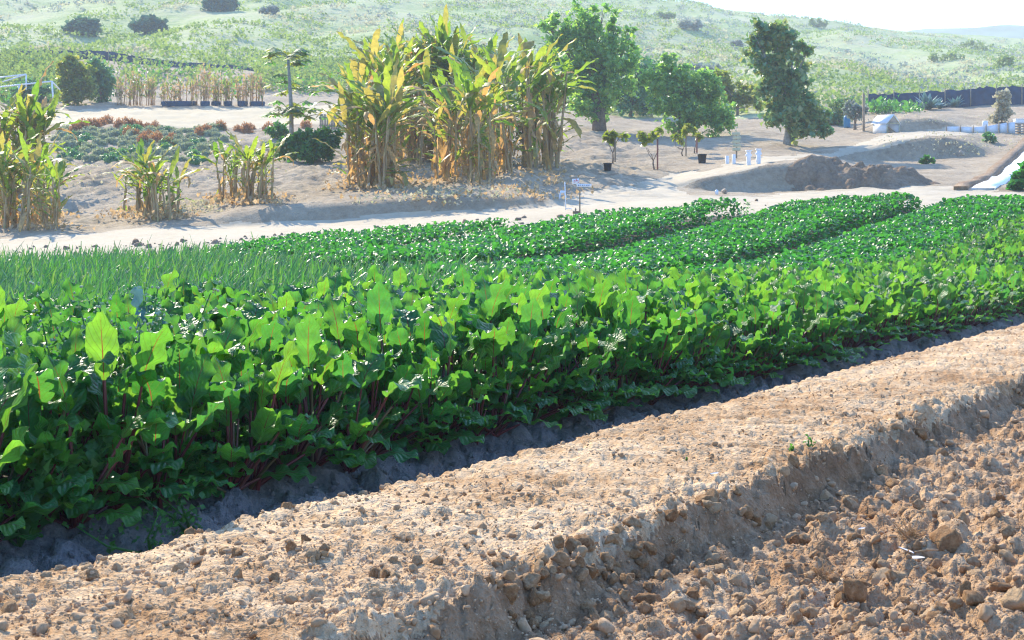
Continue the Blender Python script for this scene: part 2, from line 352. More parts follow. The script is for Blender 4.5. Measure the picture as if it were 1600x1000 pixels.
def fz(X, Y, fine=True):
    u, n = un(X, Y)
    edge = sstep(-3.0, -2.6, n) * (1 - sstep(-2.2, -1.9, n))
    nn = n + 0.05 * (vnoise(u * 0.9, n * 0.5, 3) - 0.5) + edge * (0.18 * fbm(u * 2.2, n * 1.2, 5, 3) + 0.10 * fbm(u * 7, n * 5, 8, 2))
    z = np.interp(nn, PN, PZ) + rise(u)
    rough = sstep(-2.5, -2.2, n); top = sstep(-4.1, -3.95, n) * (1 - rough)
    z = z + rough * (0.10 * fbm(u * 1.6, n * 1.6, 21, 3)) + top * 0.035 * fbm(u * 1.3, n * 2.5, 22, 3)
    if fine:
        z = z + (0.030 * rough + 0.012 + 0.010 * edge) * fbm(X * 14, Y * 14, 31, 4, 0.65) + top * 0.012 * np.abs(fbm(X * 30, Y * 24, 41, 3)) + rough * 0.02 * np.abs(fbm(X * 9, Y * 9, 47, 3)) * 2
        wx, wy = X + 0.03 * fbm(X * 20, Y * 20, 51, 2), Y + 0.03 * fbm(X * 20, Y * 20, 52, 2)
        k = rough + 0.5 * edge * (1 - rough)
        z = z + k * (0.8 * cells(wx, wy, 0.11, 53) + 0.8 * cells(wx, wy, 0.055, 54)) + (k + 0.5 * top) * 0.7 * cells(wx, wy, 0.028, 55) + top * (0.28 * cells(wx, wy, 0.09, 56, 0.75, 2.5) + 0.30 * cells(wx, wy, 0.045, 57, 0.75, 2.2))
        z = z + (1 - k - top) * (0.8 * cells(wx, wy, 0.05, 58) + 0.8 * cells(wx, wy, 0.12, 59)) * sstep(-5.2, -4.7, n)
    return z

COLS = {   # photo column -> ground profile [(depth in metres, photo row)]
    -700: [(34, 430), (38, 425), (48, 385), (60, 345), (80, 280), (100, 235), (130, 180), (160, 130), (200, 80), (300, -10), (420, -80), (520, -60), (700, 60)],
    0: [(34, 427), (38, 413), (48, 371), (52, 357), (58, 330), (66, 290), (74, 262), (85, 232), (100, 199), (118, 170), (126, 158), (150, 105), (163, 84), (200, 48), (250, 2), (320, -45), (420, -90), (520, -70), (700, 60)],
    200: [(34, 415), (38, 399), (48, 358), (52, 342), (56, 328), (60, 306), (66, 272), (71, 256), (85, 228), (100, 198), (118, 170), (126, 160), (150, 105), (163, 83), (200, 44), (250, -2), (320, -48), (420, -90), (520, -70), (700, 60)],
    300: [(34, 410), (38, 393), (47.6, 356), (48.2, 348), (53, 322), (58, 297), (66, 268), (71, 255), (85, 228), (98, 202), (118, 170), (126, 160), (150, 108), (163, 88), (200, 48), (250, 2), (320, -44), (420, -85), (520, -65), (700, 60)],
    400: [(34, 405), (38, 388), (47.6, 351), (48.2, 326), (53, 309), (58, 290), (66, 265), (71, 255), (85, 228), (98, 204), (118, 170), (126, 160), (150, 112), (163, 95), (200, 52), (250, 5), (320, -40), (420, -80), (520, -60), (700, 60)],
    600: [(34, 393), (38, 379), (47.6, 343), (48.2, 311), (55, 291), (60, 280), (70, 260), (85, 230), (98, 204), (118, 172), (126, 164), (150, 128), (170, 104), (200, 70), (250, 20), (320, -25), (420, -60), (520, -40), (700, 60)],
    800: [(34, 383), (39, 352), (47.6, 327), (48.2, 302), (55, 284), (62, 270), (70, 255), (85, 219), (100, 192), (120, 167), (150, 128), (200, 76), (280, 22), (350, -12), (430, -28), (520, 0), (700, 80)],
    880: [(34, 378), (39, 346), (47.6, 322), (48.2, 314), (55, 292), (62, 273), (70, 257), (82, 228), (95, 203), (120, 168), (150, 132), (200, 84), (290, 28), (370, -10), (440, -18), (530, 10), (700, 84)],
    1000: [(34, 370), (40, 336), (45, 322), (52, 302), (56, 293), (60, 285), (70, 262), (80, 238), (90, 216), (105, 196), (125, 172), (150, 140), (200, 95), (300, 35), (400, -8), (450, -8), (540, 30), (700, 90)],
    1050: [(34, 365), (40, 333), (45, 320), (52, 304), (55, 299), (60.4, 290), (61.1, 286), (70, 262), (80, 239), (90, 217), (105, 196), (125, 173), (150, 142), (200, 98), (300, 38), (400, -2), (450, -2), (540, 35), (700, 95)],
    1100: [(34, 360), (40, 331), (45, 319), (52, 306), (55, 303), (60.4, 298), (61.1, 273), (70, 259), (80, 240), (90, 218), (105, 196), (125, 175), (150, 145), (200, 100), (300, 42), (400, 3), (450, 4), (540, 40), (700, 100)],
    1200: [(34, 352), (40, 327), (45, 319), (52, 309), (56, 304), (60.4, 301), (61.1, 257), (70, 247), (80, 235), (95, 207), (110, 185), (140, 150), (180, 118), (250, 78), (330, 46), (410, 22), (460, 24), (540, 50), (700, 110)],
    1275: [(34, 349), (40, 326), (45, 318), (52, 307), (56, 301), (60.4, 296), (61.1, 249), (70, 244), (80.8, 239), (81.6, 236), (95, 213), (110, 189), (140, 152), (180, 121), (250, 84), (330, 53), (420, 31), (470, 33), (540, 58), (700, 110)],
    1330: [(34, 348), (40, 326), (45, 318), (52, 306), (58, 296), (65, 283), (73, 267), (80.8, 252), (81.6, 232), (95.9, 213), (96.7, 211), (110, 190), (140, 152), (180, 122), (250, 88), (330, 58), (420, 38), (470, 40), (540, 62), (700, 112)],
    1400: [(34, 346), (41, 325), (46, 316), (52, 306), (58, 294), (70, 272), (80.8, 254), (81.6, 222), (90, 212), (95.9, 206), (96.7, 183), (108, 179), (115, 177), (124, 173), (140, 155), (180, 130), (250, 102), (350, 68), (440, 49), (480, 50), (540, 75), (700, 120)],
    1470: [(34, 347), (41.6, 326), (47, 316), (53, 305), (59, 293), (71, 269), (80.8, 250), (81.6, 216), (90, 209), (95.9, 205), (96.7, 186), (108, 179), (116, 176), (125, 171), (142, 152), (180, 130), (250, 103), (350, 72), (440, 54), (480, 56), (540, 78), (700, 120)],
    1515: [(34, 348), (42, 328), (48, 316), (54, 304), (60, 292), (72, 268), (80.8, 247), (81.6, 218), (90, 211), (95.9, 205), (96.7, 201), (110, 188), (118, 176), (126, 168), (145, 150), (180, 130), (250, 104), (350, 76), (440, 58), (480, 60), (540, 80), (700, 120)],
    1545: [(34, 349), (43, 328), (48, 317), (54, 304), (60, 291), (72, 265), (80.8, 244), (86, 228), (92, 212), (98, 205), (109, 188), (118, 175), (127, 165), (145, 148), (180, 129), (250, 104), (350, 78), (440, 61), (480, 63), (540, 82), (700, 120)],
    1600: [(34, 350), (44, 329), (48, 318), (54, 304), (60, 290), (72, 258), (84, 230), (92, 212), (98, 204), (108, 188), (118, 174), (128, 162), (145, 145), (180, 128), (250, 104), (350, 80), (440, 66), (480, 66), (540, 85), (700, 120)],
    2300: [(34, 350), (48, 315), (60, 285), (84, 225), (100, 195), (128, 155), (180, 115), (250, 95), (350, 70), (480, 60), (540, 80), (700, 120)],
}
cpx = np.array(sorted(COLS)); NY = 900; gY = np.exp(np.linspace(math.log(33), math.log(700), NY)); gA = np.linspace(-0.66, 0.66, 450)
tab = np.array([np.interp(gY, [p[0] for p in COLS[c]], [p[1] for p in COLS[c]]) for c in cpx])
grid = np.array([np.interp((gA * F + 800), cpx, tab[:, j]) for j in range(len(gY))]).T      # (A, Y)
def blur(g, k, ax):
    ker = np.hanning(2 * k + 3)[1:-1]; ker /= ker.sum()
    pad = [(k, k) if i == ax else (0, 0) for i in range(2)]; gp = np.pad(g, pad, mode='edge')
    return np.apply_along_axis(lambda v: np.convolve(v, ker, 'valid'), ax, gp)
grid = blur(blur(grid, 4, 0), 1, 1)
def tpy(a, Y):
    ia = np.clip((a - gA[0]) / (gA[1] - gA[0]), 0, len(gA) - 1.001); iy = np.clip((np.log(np.maximum(Y, 33.0)) - math.log(33)) / (math.log(700 / 33) / (NY - 1)), 0, NY - 1.001)
    a0 = ia.astype(int); y0 = iy.astype(int); fa = ia - a0; fy = iy - y0
    return (grid[a0, y0] * (1 - fa) + grid[a0 + 1, y0] * fa) * (1 - fy) + (grid[a0, y0 + 1] * (1 - fa) + grid[a0 + 1, y0 + 1] * fa) * fy
def tz(X, Y, fine=True):
    X = np.asarray(X, float); Y = np.asarray(Y, float)
    py = tpy(X / Y, Y); z = H - (py - YH) * Y / F
    if fine:
        w = np.clip((Y - 40) / 20, 0.12, 1)
        z = z + w * (0.30 * fbm(X * 0.28, Y * 0.28, 61, 3) + (0.22 + 0.42 * sstep(46, 52, Y) * (1 - sstep(85, 105, Y)) * (1 - 1.15 * sstep(.06, .12, X / Y))) * fbm(X * 1.1, Y * 1.1, 67, 4, 0.6)) + sstep(120, 200, Y) * (3.0 * fbm(X * 0.035, Y * 0.035, 71, 4) - 4.0 * np.maximum(0, 0.12 - np.abs(fbm(X * 0.022 + 3, Y * 0.009, 73, 3))) * 4)
    return z
def gz(X, Y, fine=True):
    X = np.asarray(X, float); Y = np.asarray(Y, float)
    w = sstep(38.5, 45.5, Y)
    Ys = np.maximum(Y, 33.0)
    return (1 - w) * fz(X, Y, fine) + w * tz(X * Ys / np.maximum(Y, 1e-3), Ys, fine)
def W(px, py, Y): return np.array([(px - 800) / F * Y, Y, H - (py - YH) * Y / F])
_sy = np.exp(np.linspace(math.log(3.5), math.log(650), 4000))
def G(px, py):
    """first ground point seen at a photo position"""
    a = (px - 800) / F; sy = _sy[_sy < 34] if py > 520 else _sy[_sy > 33]
    z = fz(a * sy, sy, False) if py > 520 else tz(a * sy, sy); q = YH + (H - z) * F / sy
    k = np.argmax(q <= py); Y = sy[k]
    return np.array([a * Y, Y, float(gz(np.array(a * Y), np.array(Y)))])

def grid_faces(nr, nc):
    i, j = np.meshgrid(np.arange(nr - 1), np.arange(nc - 1), indexing='ij'); a = i * nc + j
    return np.stack([a, a + 1, a + nc + 1, a + nc], -1).reshape(-1, 4)
def sub_mesh(name, V, Fq, mask, mat, smooth=True):
    f = Fq[mask]; ids, inv = np.unique(f.ravel(), return_inverse=True)
    return np_mesh(name, V[ids], [inv.reshape(-1, 4)], mat, smooth=smooth)

# near ground: dense where bare soil shows
pyr = np.concatenate([np.linspace(1700, 1080, 40), np.arange(1078, 760, -2.3), np.arange(760, 420, -1.45), np.arange(420, 384, -1.5)])
Yr = F * 1.3 / (pyr - YH)
Yr = Yr[Yr < 34.2]; Yr = np.append(Yr, 34.3)
ac = np.concatenate([np.linspace(-0.75, -0.37, 40), np.arange(-0.368, 0.368, 0.00095), np.linspace(0.37, 0.75, 40)])
YY, AA = np.meshgrid(Yr, ac, indexing='ij'); XX = AA * YY
ZZ = fz(XX, YY)
V = np.stack([XX, YY, ZZ], -1).reshape(-1, 3); Fq = grid_faces(len(Yr), len(ac))
cn = un(V[Fq].mean(1)[:, 0], V[Fq].mean(1)[:, 1])[1]
fc = V[Fq].mean(1); wob = 0.05 * fbm(fc[:, 0] * 9, fc[:, 1] * 9, 171, 3); edge_l = -4.05 + wob
kind(link('raised_bed', sub_mesh('raised_bed', V, Fq, (cn > edge_l) & (cn <= -2.57 + wob), M['soil'])), 'structure')
kind(link('bed_shoulder', sub_mesh('bed_shoulder', V, Fq, (cn > -2.57 + wob) & (cn <= -2.33 + wob), M['shoulder_shade'])), 'structure')
kind(link('ploughed_soil', sub_mesh('ploughed_soil', V, Fq, cn > -2.33 + wob, M['rough'])), 'structure')
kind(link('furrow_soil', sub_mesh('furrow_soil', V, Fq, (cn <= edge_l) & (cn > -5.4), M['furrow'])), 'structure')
ic = np.unique(np.concatenate([np.arange(0, len(ac), 8), [len(ac) - 1]])); ir = np.unique(np.concatenate([np.arange(0, len(Yr), 3), [len(Yr) - 1]]))
V2 = np.stack([XX[np.ix_(ir, ic)], YY[np.ix_(ir, ic)], ZZ[np.ix_(ir, ic)] - 0.004], -1).reshape(-1, 3); F2 = grid_faces(len(ir), len(ic))
cn2 = un(V2[F2].mean(1)[:, 0], V2[F2].mean(1)[:, 1])[1]
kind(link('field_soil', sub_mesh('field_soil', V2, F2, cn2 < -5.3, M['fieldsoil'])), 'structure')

# rising ground beyond
def inpoly(px, py, poly):
    r = np.zeros(px.shape, bool); P = np.asarray(poly, float); Q = np.roll(P, -1, 0)
    for (x1, y1), (x2, y2) in zip(P, Q):
        if y1 == y2: continue
        c = ((y1 > py) != (y2 > py)) & (px < (x2 - x1) * (py - y1) / (y2 - y1) + x1); r ^= c
    return r
ROAD = [(-800, 470), (-800, 415), (-300, 392), (0, 370), (100, 366), (225, 358), (400, 347), (560, 338), (700, 331), (800, 325), (880, 312), (960, 294), (1050, 271), (1120, 262), (1200, 244), (1300, 236), (1350, 222), (1400, 206), (1590, 189), (1900, 170),
        (1900, 190), (1560, 207), (1450, 215), (1380, 233), (1300, 243), (1200, 256), (1100, 276), (1055, 295), (1080, 305), (1200, 305), (1270, 294), (1400, 292), (1490, 292), (1600, 300), (1900, 300), (1900, 350), (1200, 372), (800, 400), (0, 460)]
TERR = [(60, 196), (90, 171), (300, 168), (440, 168), (570, 160), (575, 190), (470, 196), (400, 202), (300, 198), (200, 192)]
HILLB = ([-900, 0, 100, 300, 500, 640, 760, 900, 1000, 1120, 1300, 1400, 1600, 2400], [95, 86, 84, 86, 112, 150, 160, 175, 186, 186, 176, 160, 148, 120])
FIELDY = ([-700, 0, 600, 1000, 1165, 1500, 1700], [36, 37, 38.4, 40.5, 41.3, 42.5, 47.5])
tY = [34.3]
while tY[-1] < 660:
    y = tY[-1]; tY.append(y + 0.09 if 47.2 < y < 48.7 or 60 < y < 61.6 or 80.4 < y < 82 or 95.6 < y < 97.1 else y * (1.0035 if y < 100 else 1.0055 if y < 200 else 1.010))
tY = np.array(tY); ta = np.concatenate([np.linspace(-0.62, -0.37, 35), np.arange(-0.368, 0.368, 0.0016), np.linspace(0.37, 0.62, 35)])
TY, TA = np.meshgrid(tY, ta, indexing='ij'); TX = TA * TY; TZ = gz(TX, TY)
V = np.stack([TX, TY, TZ], -1).reshape(-1, 3); Fq = grid_faces(len(tY), len(ta)); C = V[Fq].mean(1)
fpx = 800 + F * C[:, 0] / C[:, 1]; fpy = tpy(C[:, 0] / C[:, 1], C[:, 1])
jx = 9 * fbm(C[:, 0] * 0.6, C[:, 1] * 0.6, 81, 3) * 60 / C[:, 1]
isf = C[:, 1] < np.interp(fpx, *FIELDY)
isr = inpoly(fpx, fpy + jx, ROAD) & ~isf & (C[:, 1] < 115)
ist = inpoly(fpx, fpy + jx, TERR) & (C[:, 1] > 90) & (C[:, 1] < 135)
ish = (fpy + 2 * jx < np.interp(fpx, *HILLB)) & (C[:, 1] > 105)
isb = ~(isf | isr | ist | ish)
for nm, mk, mt in (('field_edge_soil', isf, 'fieldsoil'), ('dirt_road', isr, 'road'), ('dirt_terrace', ist, 'terrace'), ('hillside', ish, 'hill'), ('earth_bank', isb, 'bank')):
    kind(link(nm, sub_mesh(nm, V, Fq, mk & ~(isr & ist), M[mt])), 'structure')

# far bluish ridge at the right
rx = np.linspace(-200, 900, 120); ridge = []
prof = np.interp(800 + F * rx / 900, [500, 1000, 1330, 1420, 1480, 1530, 1570, 1610, 1700, 2200], [140, 90, 50, 50, 46, 41, 38, 40, 36, 60])
zt = H - (prof - YH) * 900 / F + 4 * fbm(rx * 0.02, rx * 0, 91, 4)
rows = [(720, -0.05), (780, 0.45), (840, 0.82), (900, 1.0), (960, 0.85), (1040, 0.4)]
V = np.stack([np.stack([rx, np.full_like(rx, y) + 10 * fbm(rx * 0.03, rx * 0 + k, 92, 2), k * zt + 6 * k * fbm(rx * 0.05, rx * 0 + y, 93, 3)], -1) for y, k in rows]).reshape(-1, 3)
kind(link('far_hill', np_mesh('far_hill', V, [grid_faces(len(rows), len(rx))], M['farhill'])), 'structure')
# base ground out of view
V = np.array([[-720, -60, -0.9], [1000, -60, -0.9], [1000, 1080, -0.9], [-720, 1080, -0.9]])
kind(link('ground', np_mesh('ground', V, [[(0, 1, 2, 3)]], M['fieldsoil'])), 'structure')
# ------------------------------------------------------------------ haze
hz = NT('haze_air'); pv = hz.n('ShaderNodeVolumePrincipled')
pv.inputs['Color'].default_value = (0.90, 0.96, 1.0, 1); pv.inputs['Density'].default_value = HAZE; pv.inputs['Anisotropy'].default_value = 0.0
hz.l(pv.outputs[0], hz.out.inputs['Volume'])
def closed_box(name, lo, hi, mat):
    V_ = np.array([[x, y, z] for x in (lo[0], hi[0]) for y in (lo[1], hi[1]) for z in (lo[2], hi[2])], float)
    return link(name, np_mesh(name, V_, [[(0, 1, 3, 2), (4, 6, 7, 5), (0, 4, 5, 1), (2, 3, 7, 6), (0, 2, 6, 4), (1, 5, 7, 3)]], mat, smooth=False))
kind(closed_box('haze', (-760, -80, -1.9), (1040, 1120, 150), hz.m), 'stuff')

# ------------------------------------------------------------------ clods and crumbs on the bare soil
def ico(sub):
    bm = bmesh.new(); bmesh.ops.create_icosphere(bm, subdivisions=sub, radius=1)
    Vv = np.array([v.co[:] for v in bm.verts]); Ff = np.array([[v.index for v in f.verts] for f in bm.faces]); bm.free(); return Vv, Ff
def lump(sub, seed, flat=0.75):
    r = np.random.default_rng(seed); Vv, Ff = ico(sub); Vv = Vv.copy()
    for _ in range(13):
        d = r.normal(size=3); d /= np.linalg.norm(d); c = r.uniform(0.45, 0.8)
        k = np.maximum(0, Vv @ d - c); Vv -= 0.9 * k[:, None] * d
    for s_, a_ in ((2.2, 0.20), (6.0, 0.16)):
        Vv *= 1 + a_ * (fbm(Vv[:, 0] * s_ + Vv[:, 2] * 1.7 * s_ + seed, Vv[:, 1] * s_ - Vv[:, 2] * s_ * 1.3, seed, 2) * 2)[:, None]
    Vv *= np.array([1.0, r.uniform(0.7, 1.0), flat * r.uniform(0.8, 1.1)]); return Vv, Ff
def rand_rot(n, r, tilt=0.5):
    return rotz(r.uniform(0, 6.28, n)) @ rotx(r.normal(0, tilt, n)) @ roty(r.normal(0, tilt, n))

r = np.random.default_rng(5)
N = 800000
py = r.uniform(425, 1120, N); px = r.uniform(-250, 1850, N)
cY = F * 1.28 / (py - YH); cX = (px - 800) / F * cY
acc = r.uniform(0, 1, N) < np.clip((cY / 17) ** 1.35, 0, 1)
cX, cY = cX[acc], cY[acc]; u, n = un(cX, cY)
rmin = np.maximum(0.0035, 0.75 * cY / F)
rr = rmin * (1 - r.uniform(0, 1, len(cX))) ** (-1 / 1.9)
dens = np.zeros(len(cX)); rmax = np.full(len(cX), 0.03)
zr = n > -2.28; ze = (n > -2.66) & (n <= -2.28); zt_ = (n > -3.93) & (n <= -2.66); zf = (n > -4.95) & (n <= -3.93)
dens[zr] = 1.0; rmax[zr] = 0.042
dens[ze] = 1.0; rmax[ze] = 0.055
near = sstep(7.5, 4.5, cY); patch = sstep(-0.12, 0.22, fbm(cX * 1.4, cY * 1.4, 101, 3))
dens[zt_] = (0.14 + 0.55 * near + 0.36 * patch)[zt_]; rmax[zt_] = (0.014 + 0.014 * near + 0.006 * patch)[zt_]
dens[zf] = 0.9; rmax[zf] = 0.045
keep = (r.uniform(0, 1, len(cX)) < dens) & (rr < rmax) & (n > -4.95) & (n < 3.5)
cX, cY, rr, n = cX[keep], cY[keep], rr[keep], n[keep]
wu = 2 + 20 * r.uniform(0, 1, 5200) ** 1.6; wn = np.where(r.uniform(size=5200) < .7, r.normal(-2.53, .045, 5200), r.normal(-2.36, .07, 5200)); wX, wY = xy(wu, wn)     # lumps along the broken shoulder
cX = np.append(cX, wX); cY = np.append(cY, wY); n = np.append(n, wn); rr = np.append(rr, np.clip(0.009 * (1 - r.uniform(0, 1, 5200)) ** -.45, .009, .027))
sel = cY > 3.6;  cX, cY, rr, n = cX[sel], cY[sel], rr[sel], n[sel]
cZ = fz(cX, cY)
rpx = rr * F / cY
order = np.argsort(-rpx)
inview = (np.abs(cX / cY) < 0.332) & (cY > 4.75) & (cY < 25)
big = [i for i in order if inview[i] and n[i] > -4.0][:285]
bigset = np.zeros(len(cX), bool); bigset[big] = True
# the rest: one mesh of crumbs
bag = Bag(); fbag = Bag(); small = np.where(~bigset)[0][:40000]
for k in range(6):
    ids = small[k::6]
    lo = ids[rpx[ids] < 4.0]; hi = ids[rpx[ids] >= 4.0]
    for sel, sub in ((lo, 1), (hi, 2)):
        Vt, Ft = lump(sub, 200 + k)
        R = rand_rot(len(sel), r, 0.7) * (rr[sel])[:, None, None] * r.uniform(0.8, 1.15, (len(sel), 1, 1))
        T = np.stack([cX[sel], cY[sel], cZ[sel] + 0.12 * rr[sel]], -1)
        infur = n[sel] < -3.98
        for b_, m_ in ((bag, ~infur), (fbag, infur)):
            if m_.any(): b_.add(*scatter(Vt, [Ft], R[m_], T[m_]))
kind(link('soil_crumbs', bag.mesh('soil_crumbs', M['crumb'])), 'stuff')
kind(link('furrow_crumbs', fbag.mesh('furrow_crumbs', M['furrow'])), 'stuff')  # same soil colour, with the furrow's shade painted in
clod_me = [np_mesh('dirt_clod', *(lambda vf: (vf[0], [vf[1]]))(lump(3, 300 + k, 0.85)), M['clod']) for k in range(10)]
def place_clod(X, Y, rad, label, group, lift=0.15, k=None):
    o = link('dirt_clod', clod_me[random.randrange(10) if k is None else k], None, (X, Y, float(fz(X, Y)) + lift * rad), (random.uniform(-.5, .5), random.uniform(-.5, .5), random.uniform(0, 6.28)), (rad * random.uniform(.85, 1.2), rad, rad * random.uniform(.85, 1.1)))
    return tag(o, label, 'dirt clod', group)
LBL = {'r': ('brown dirt clod lying in the rough ploughed ground right of the bed', 'clods in the rough ploughed ground'),
       'e': ('brown dirt clod crumbling down the steep shaded side of the raised bed', 'clods on the side of the raised bed'),
       't': ('small dirt clod lying on the pale flat top of the raised bed', 'clods on top of the raised bed')}
for i in big:
    L = LBL['r' if n[i] > -2.28 else 'e' if n[i] > -2.66 else 't']
    place_clod(float(cX[i]), float(cY[i]), float(rr[i]) * 1.05, *L)
for (px, py, rp, lb) in ((1337, 958, 30, 'largest rounded dirt clod, fist sized, at the lower right'), (1478, 868, 36, 'wide angular dirt clod right behind the white leaf scrap'),
                         (1240, 968, 24, 'rounded clod just left of the largest clod'), (1520, 970, 26, 'blocky clod nearest the bottom right corner'), (1590, 965, 30, 'broad blocky clod cut by the right edge of the photo'),
                         (1078, 965, 15, 'small ball shaped clod by the foot of the bed at the bottom'), (1430, 795, 13, 'dark egg shaped clod alone below the bed wall'), (15, 962, 20, 'dark clod cut by the left edge on the bed corner'),
                         (1380, 925, 24, 'flat topped clod between the two straw tufts'), (1452, 975, 28, 'wide low clod at the bottom beside the largest clod'),
                         (1585, 925, 22, 'clod at right edge above the blocky bottom clods'), (455, 945, 14, 'dark rounded clod on the bed top at bottom left'), (145, 905, 13, 'dark clod at the left end of the bed near the shade line')):
    p = G(px, py); place_clod(p[0], p[1], rp * p[1] / F, lb, 'clods that stand out by size', 0.3)

# ------------------------------------------------------------------ beet leaves
def leaf_path(Lp, Lb, th0, bend_p, bend_b, nP, nB):
    """points and tangent angles of stalk + midrib in the YZ plane"""
    pts = [(0.0, 0.0)]; ang = [th0]; th = th0; P = [0.0, 0.0]
    for i in range(nP):
        th = th0 + bend_p * (i + 0.5) / nP; P[0] += math.sin(th) * Lp / nP; P[1] += math.cos(th) * Lp / nP; pts.append(tuple(P)); ang.append(th)
    for i in range(nB):
        th = th0 + bend_p + bend_b * (i + 0.5) / nB; P[0] += math.sin(th) * Lb / nB; P[1] += math.cos(th) * Lb / nB; pts.append(tuple(P)); ang.append(th)
    return np.array(pts), np.array(ang)
def beet_leaf(seed, Lp, Lb, Wb, th0, bp, bb, nB=18, across=(-1, -0.5, 0, 0.5, 1), wav=0.019, sides=4):
    q = np.random.default_rng(seed); nP = 3
    pts, ang = leaf_path(Lp, Lb, th0, bp, bb, nP, nB)
    b = Bag()
    stalk = np.stack([np.zeros(nP + 1), pts[:nP + 1, 0], pts[:nP + 1, 1]], -1)
    b.tube(stalk, np.linspace(0.011, 0.006, nP + 1), sides, cap=False); nst = sum(len(f) for f in b.F[4])
    t = (1 - np.cos(np.linspace(0, math.pi, nB + 1))) / 2 * .5 + np.linspace(0, 1, nB + 1) * .5
    w = Wb * np.interp(t, [0, .06, .15, .28, .42, .56, .7, .82, .91, .97, 1], [.07, .34, .62, .86, .98, 1, .93, .76, .52, .26, .08]); w[0] = 0.006; w[-1] = 0.012
    ph = q.uniform(0, 6.28, 2); fr = q.uniform(14, 21) if nB > 10 else q.uniform(9, 12); fold = q.uniform(-0.12, 0.24); twist = q.uniform(-0.6, 0.6)
    VV = []; UV = []
    for i in range(nB + 1):
        y = np.interp(t[i], np.linspace(0, 1, nB + 1), pts[nP:, 0]); z = np.interp(t[i], np.linspace(0, 1, nB + 1), pts[nP:, 1]); a = np.interp(t[i], np.linspace(0, 1, nB + 1), ang[nP:]); nrm = np.array([0, -math.cos(a), math.sin(a)])          # upper side
        for x in across:
            tw = twist * t[i]; e = abs(x)
            wob = (wav * e ** 1.5 * math.sin(fr * t[i] + ph[0 if x < 0 else 1]) + q.normal(0, 0.003) * e) * min(1, 3 * t[i]) + fold * w[i] * e
            lx = x * w[i] * (1 + 0.02 * e * q.normal() + 0.03 * e * math.sin(fr * 1.3 * t[i] + ph[1] * 2))
            off = np.array([lx * math.cos(tw), 0, 0]) + nrm * (wob + lx * math.sin(tw) * 0.6)
            VV.append(np.array([0, y, z]) + off); UV.append((0.5 + x * 0.5, t[i]))
    b.add(VV, [grid_faces(nB + 1, len(across))], UV)
    V_, Fs, U = b.arrays(); mi = np.zeros(len(Fs[0]), int); mi[:nst] = 1
    return V_, Fs[0], U, mi
VAR = []
for k in range(8):   # upright inner leaves
    VAR.append((k, random.uniform(.27, .47), random.uniform(.165, .255), random.uniform(.054, .083), random.uniform(.06, .5), random.uniform(-.1, .25), random.uniform(.1, 1.5)))
for k in range(8, 16):   # outer leaves, arching over
    VAR.append((k, random.uniform(.14, .32), random.uniform(.18, .265), random.uniform(.060, .088), random.uniform(.5, 1.05), random.uniform(.1, .5), random.uniform(.5, 1.4)))
leaf_me = []
for v in VAR:
    V_, F_, U_, mi_ = beet_leaf(*v); leaf_me.append(np_mesh('leaf', V_, [F_], [M['beet'], M['stalk']], uv=U_, mi=[mi_]))
far_leaf = [beet_leaf(*v, nB=8, across=(-1, 0, 1), wav=0.022, sides=3) for v in VAR]
# plants on two beds
pl = []
for bn in (-4.88, -5.12, -5.42, -5.84, -6.16, -6.85, -7.17, -7.49, -7.81, -8.1):
    uu = 1.5
    while uu < 46:
        X, Y = xy(uu + random.uniform(-.05, .05), bn + random.uniform(-.07, .07))
        if Y > 4.3 and abs(X / Y) < 0.42 and Y < 40 and not (X / Y < -0.34 and Y > 14): pl.append((X, Y, bn))
        uu += 0.23 if bn > -5.6 else 0.26
pl.sort(key=lambda p: p[1])
grow = lambda X, Y: float(np.interp(un(X, Y)[0], [9, 21], [0.98, 0.70]))      # the row gets younger towards its far end
plants_near = [p for p in pl if abs(p[0] / p[1] + 0.0) < 0.345][:296]; nearset = set(plants_near)
def leaf_pose(k, i, nl, front=False):
    inner = i < nl * (0.62 if not front else 0.35)
    az = i * 2.4 + random.uniform(-.35, .35)
    return (random.randrange(0, 8) if inner else random.randrange(8, 16)), az, random.uniform(.8, 1.15) * (1.0 if inner else 0.95)
for k, (X, Y, bn) in enumerate(plants_near):
    front = bn > -5.3
    lb, gp = (('beet plant with drooping green leaves on the bed edge above the shaded furrow', 'beet plants along the furrow edge') if front else
              ('beet plant with upright sunlit leaves and red stalks inside the nearest beet bed', 'beet plants inside the nearest bed') if bn > -6.5 else
              ('beet plant with upright sunlit leaves in the second bed, behind the nearest one', 'beet plants in the second bed'))
    root = empty('beet_plant', lb, 'beet plant', (X, Y, float(fz(X, Y, False)) - 0.01), gp, (random.uniform(-.08, .08), random.uniform(-.08, .08), random.uniform(0, 6.28)), random.uniform(.92, 1.12) * grow(X, Y))
    nl = random.randint(16, 20) + 3 * front
    for i in range(nl):
        v, az, sc = leaf_pose(k, i, nl, front)
        link('leaf', leaf_me[v], root, (random.uniform(-.02, .02), random.uniform(-.02, .02), 0), (random.uniform(-.12, .12), random.uniform(-.12, .12), az), (sc * random.choice((-1, 1)) if False else sc, sc, sc))
rest = [p for p in pl if p not in nearset]
byv = {v: ([], []) for v in range(16)}
for k, (X, Y, bn) in enumerate(rest):
    z = float(fz(X, Y, False)); nl = 15 if Y < 24 else 11; s0 = random.uniform(.88, 1.12) * grow(X, Y)
    for i in range(nl):
        v, az, sc = leaf_pose(k, i, nl, bn > -5.3)
        byv[v][0].append((az + random.uniform(0, 0.01) + k * 1.7, random.uniform(-.18, .18), sc * s0)); byv[v][1].append((X, Y, z))
VV, FF, UU, MI, off = [], [], [], [], 0
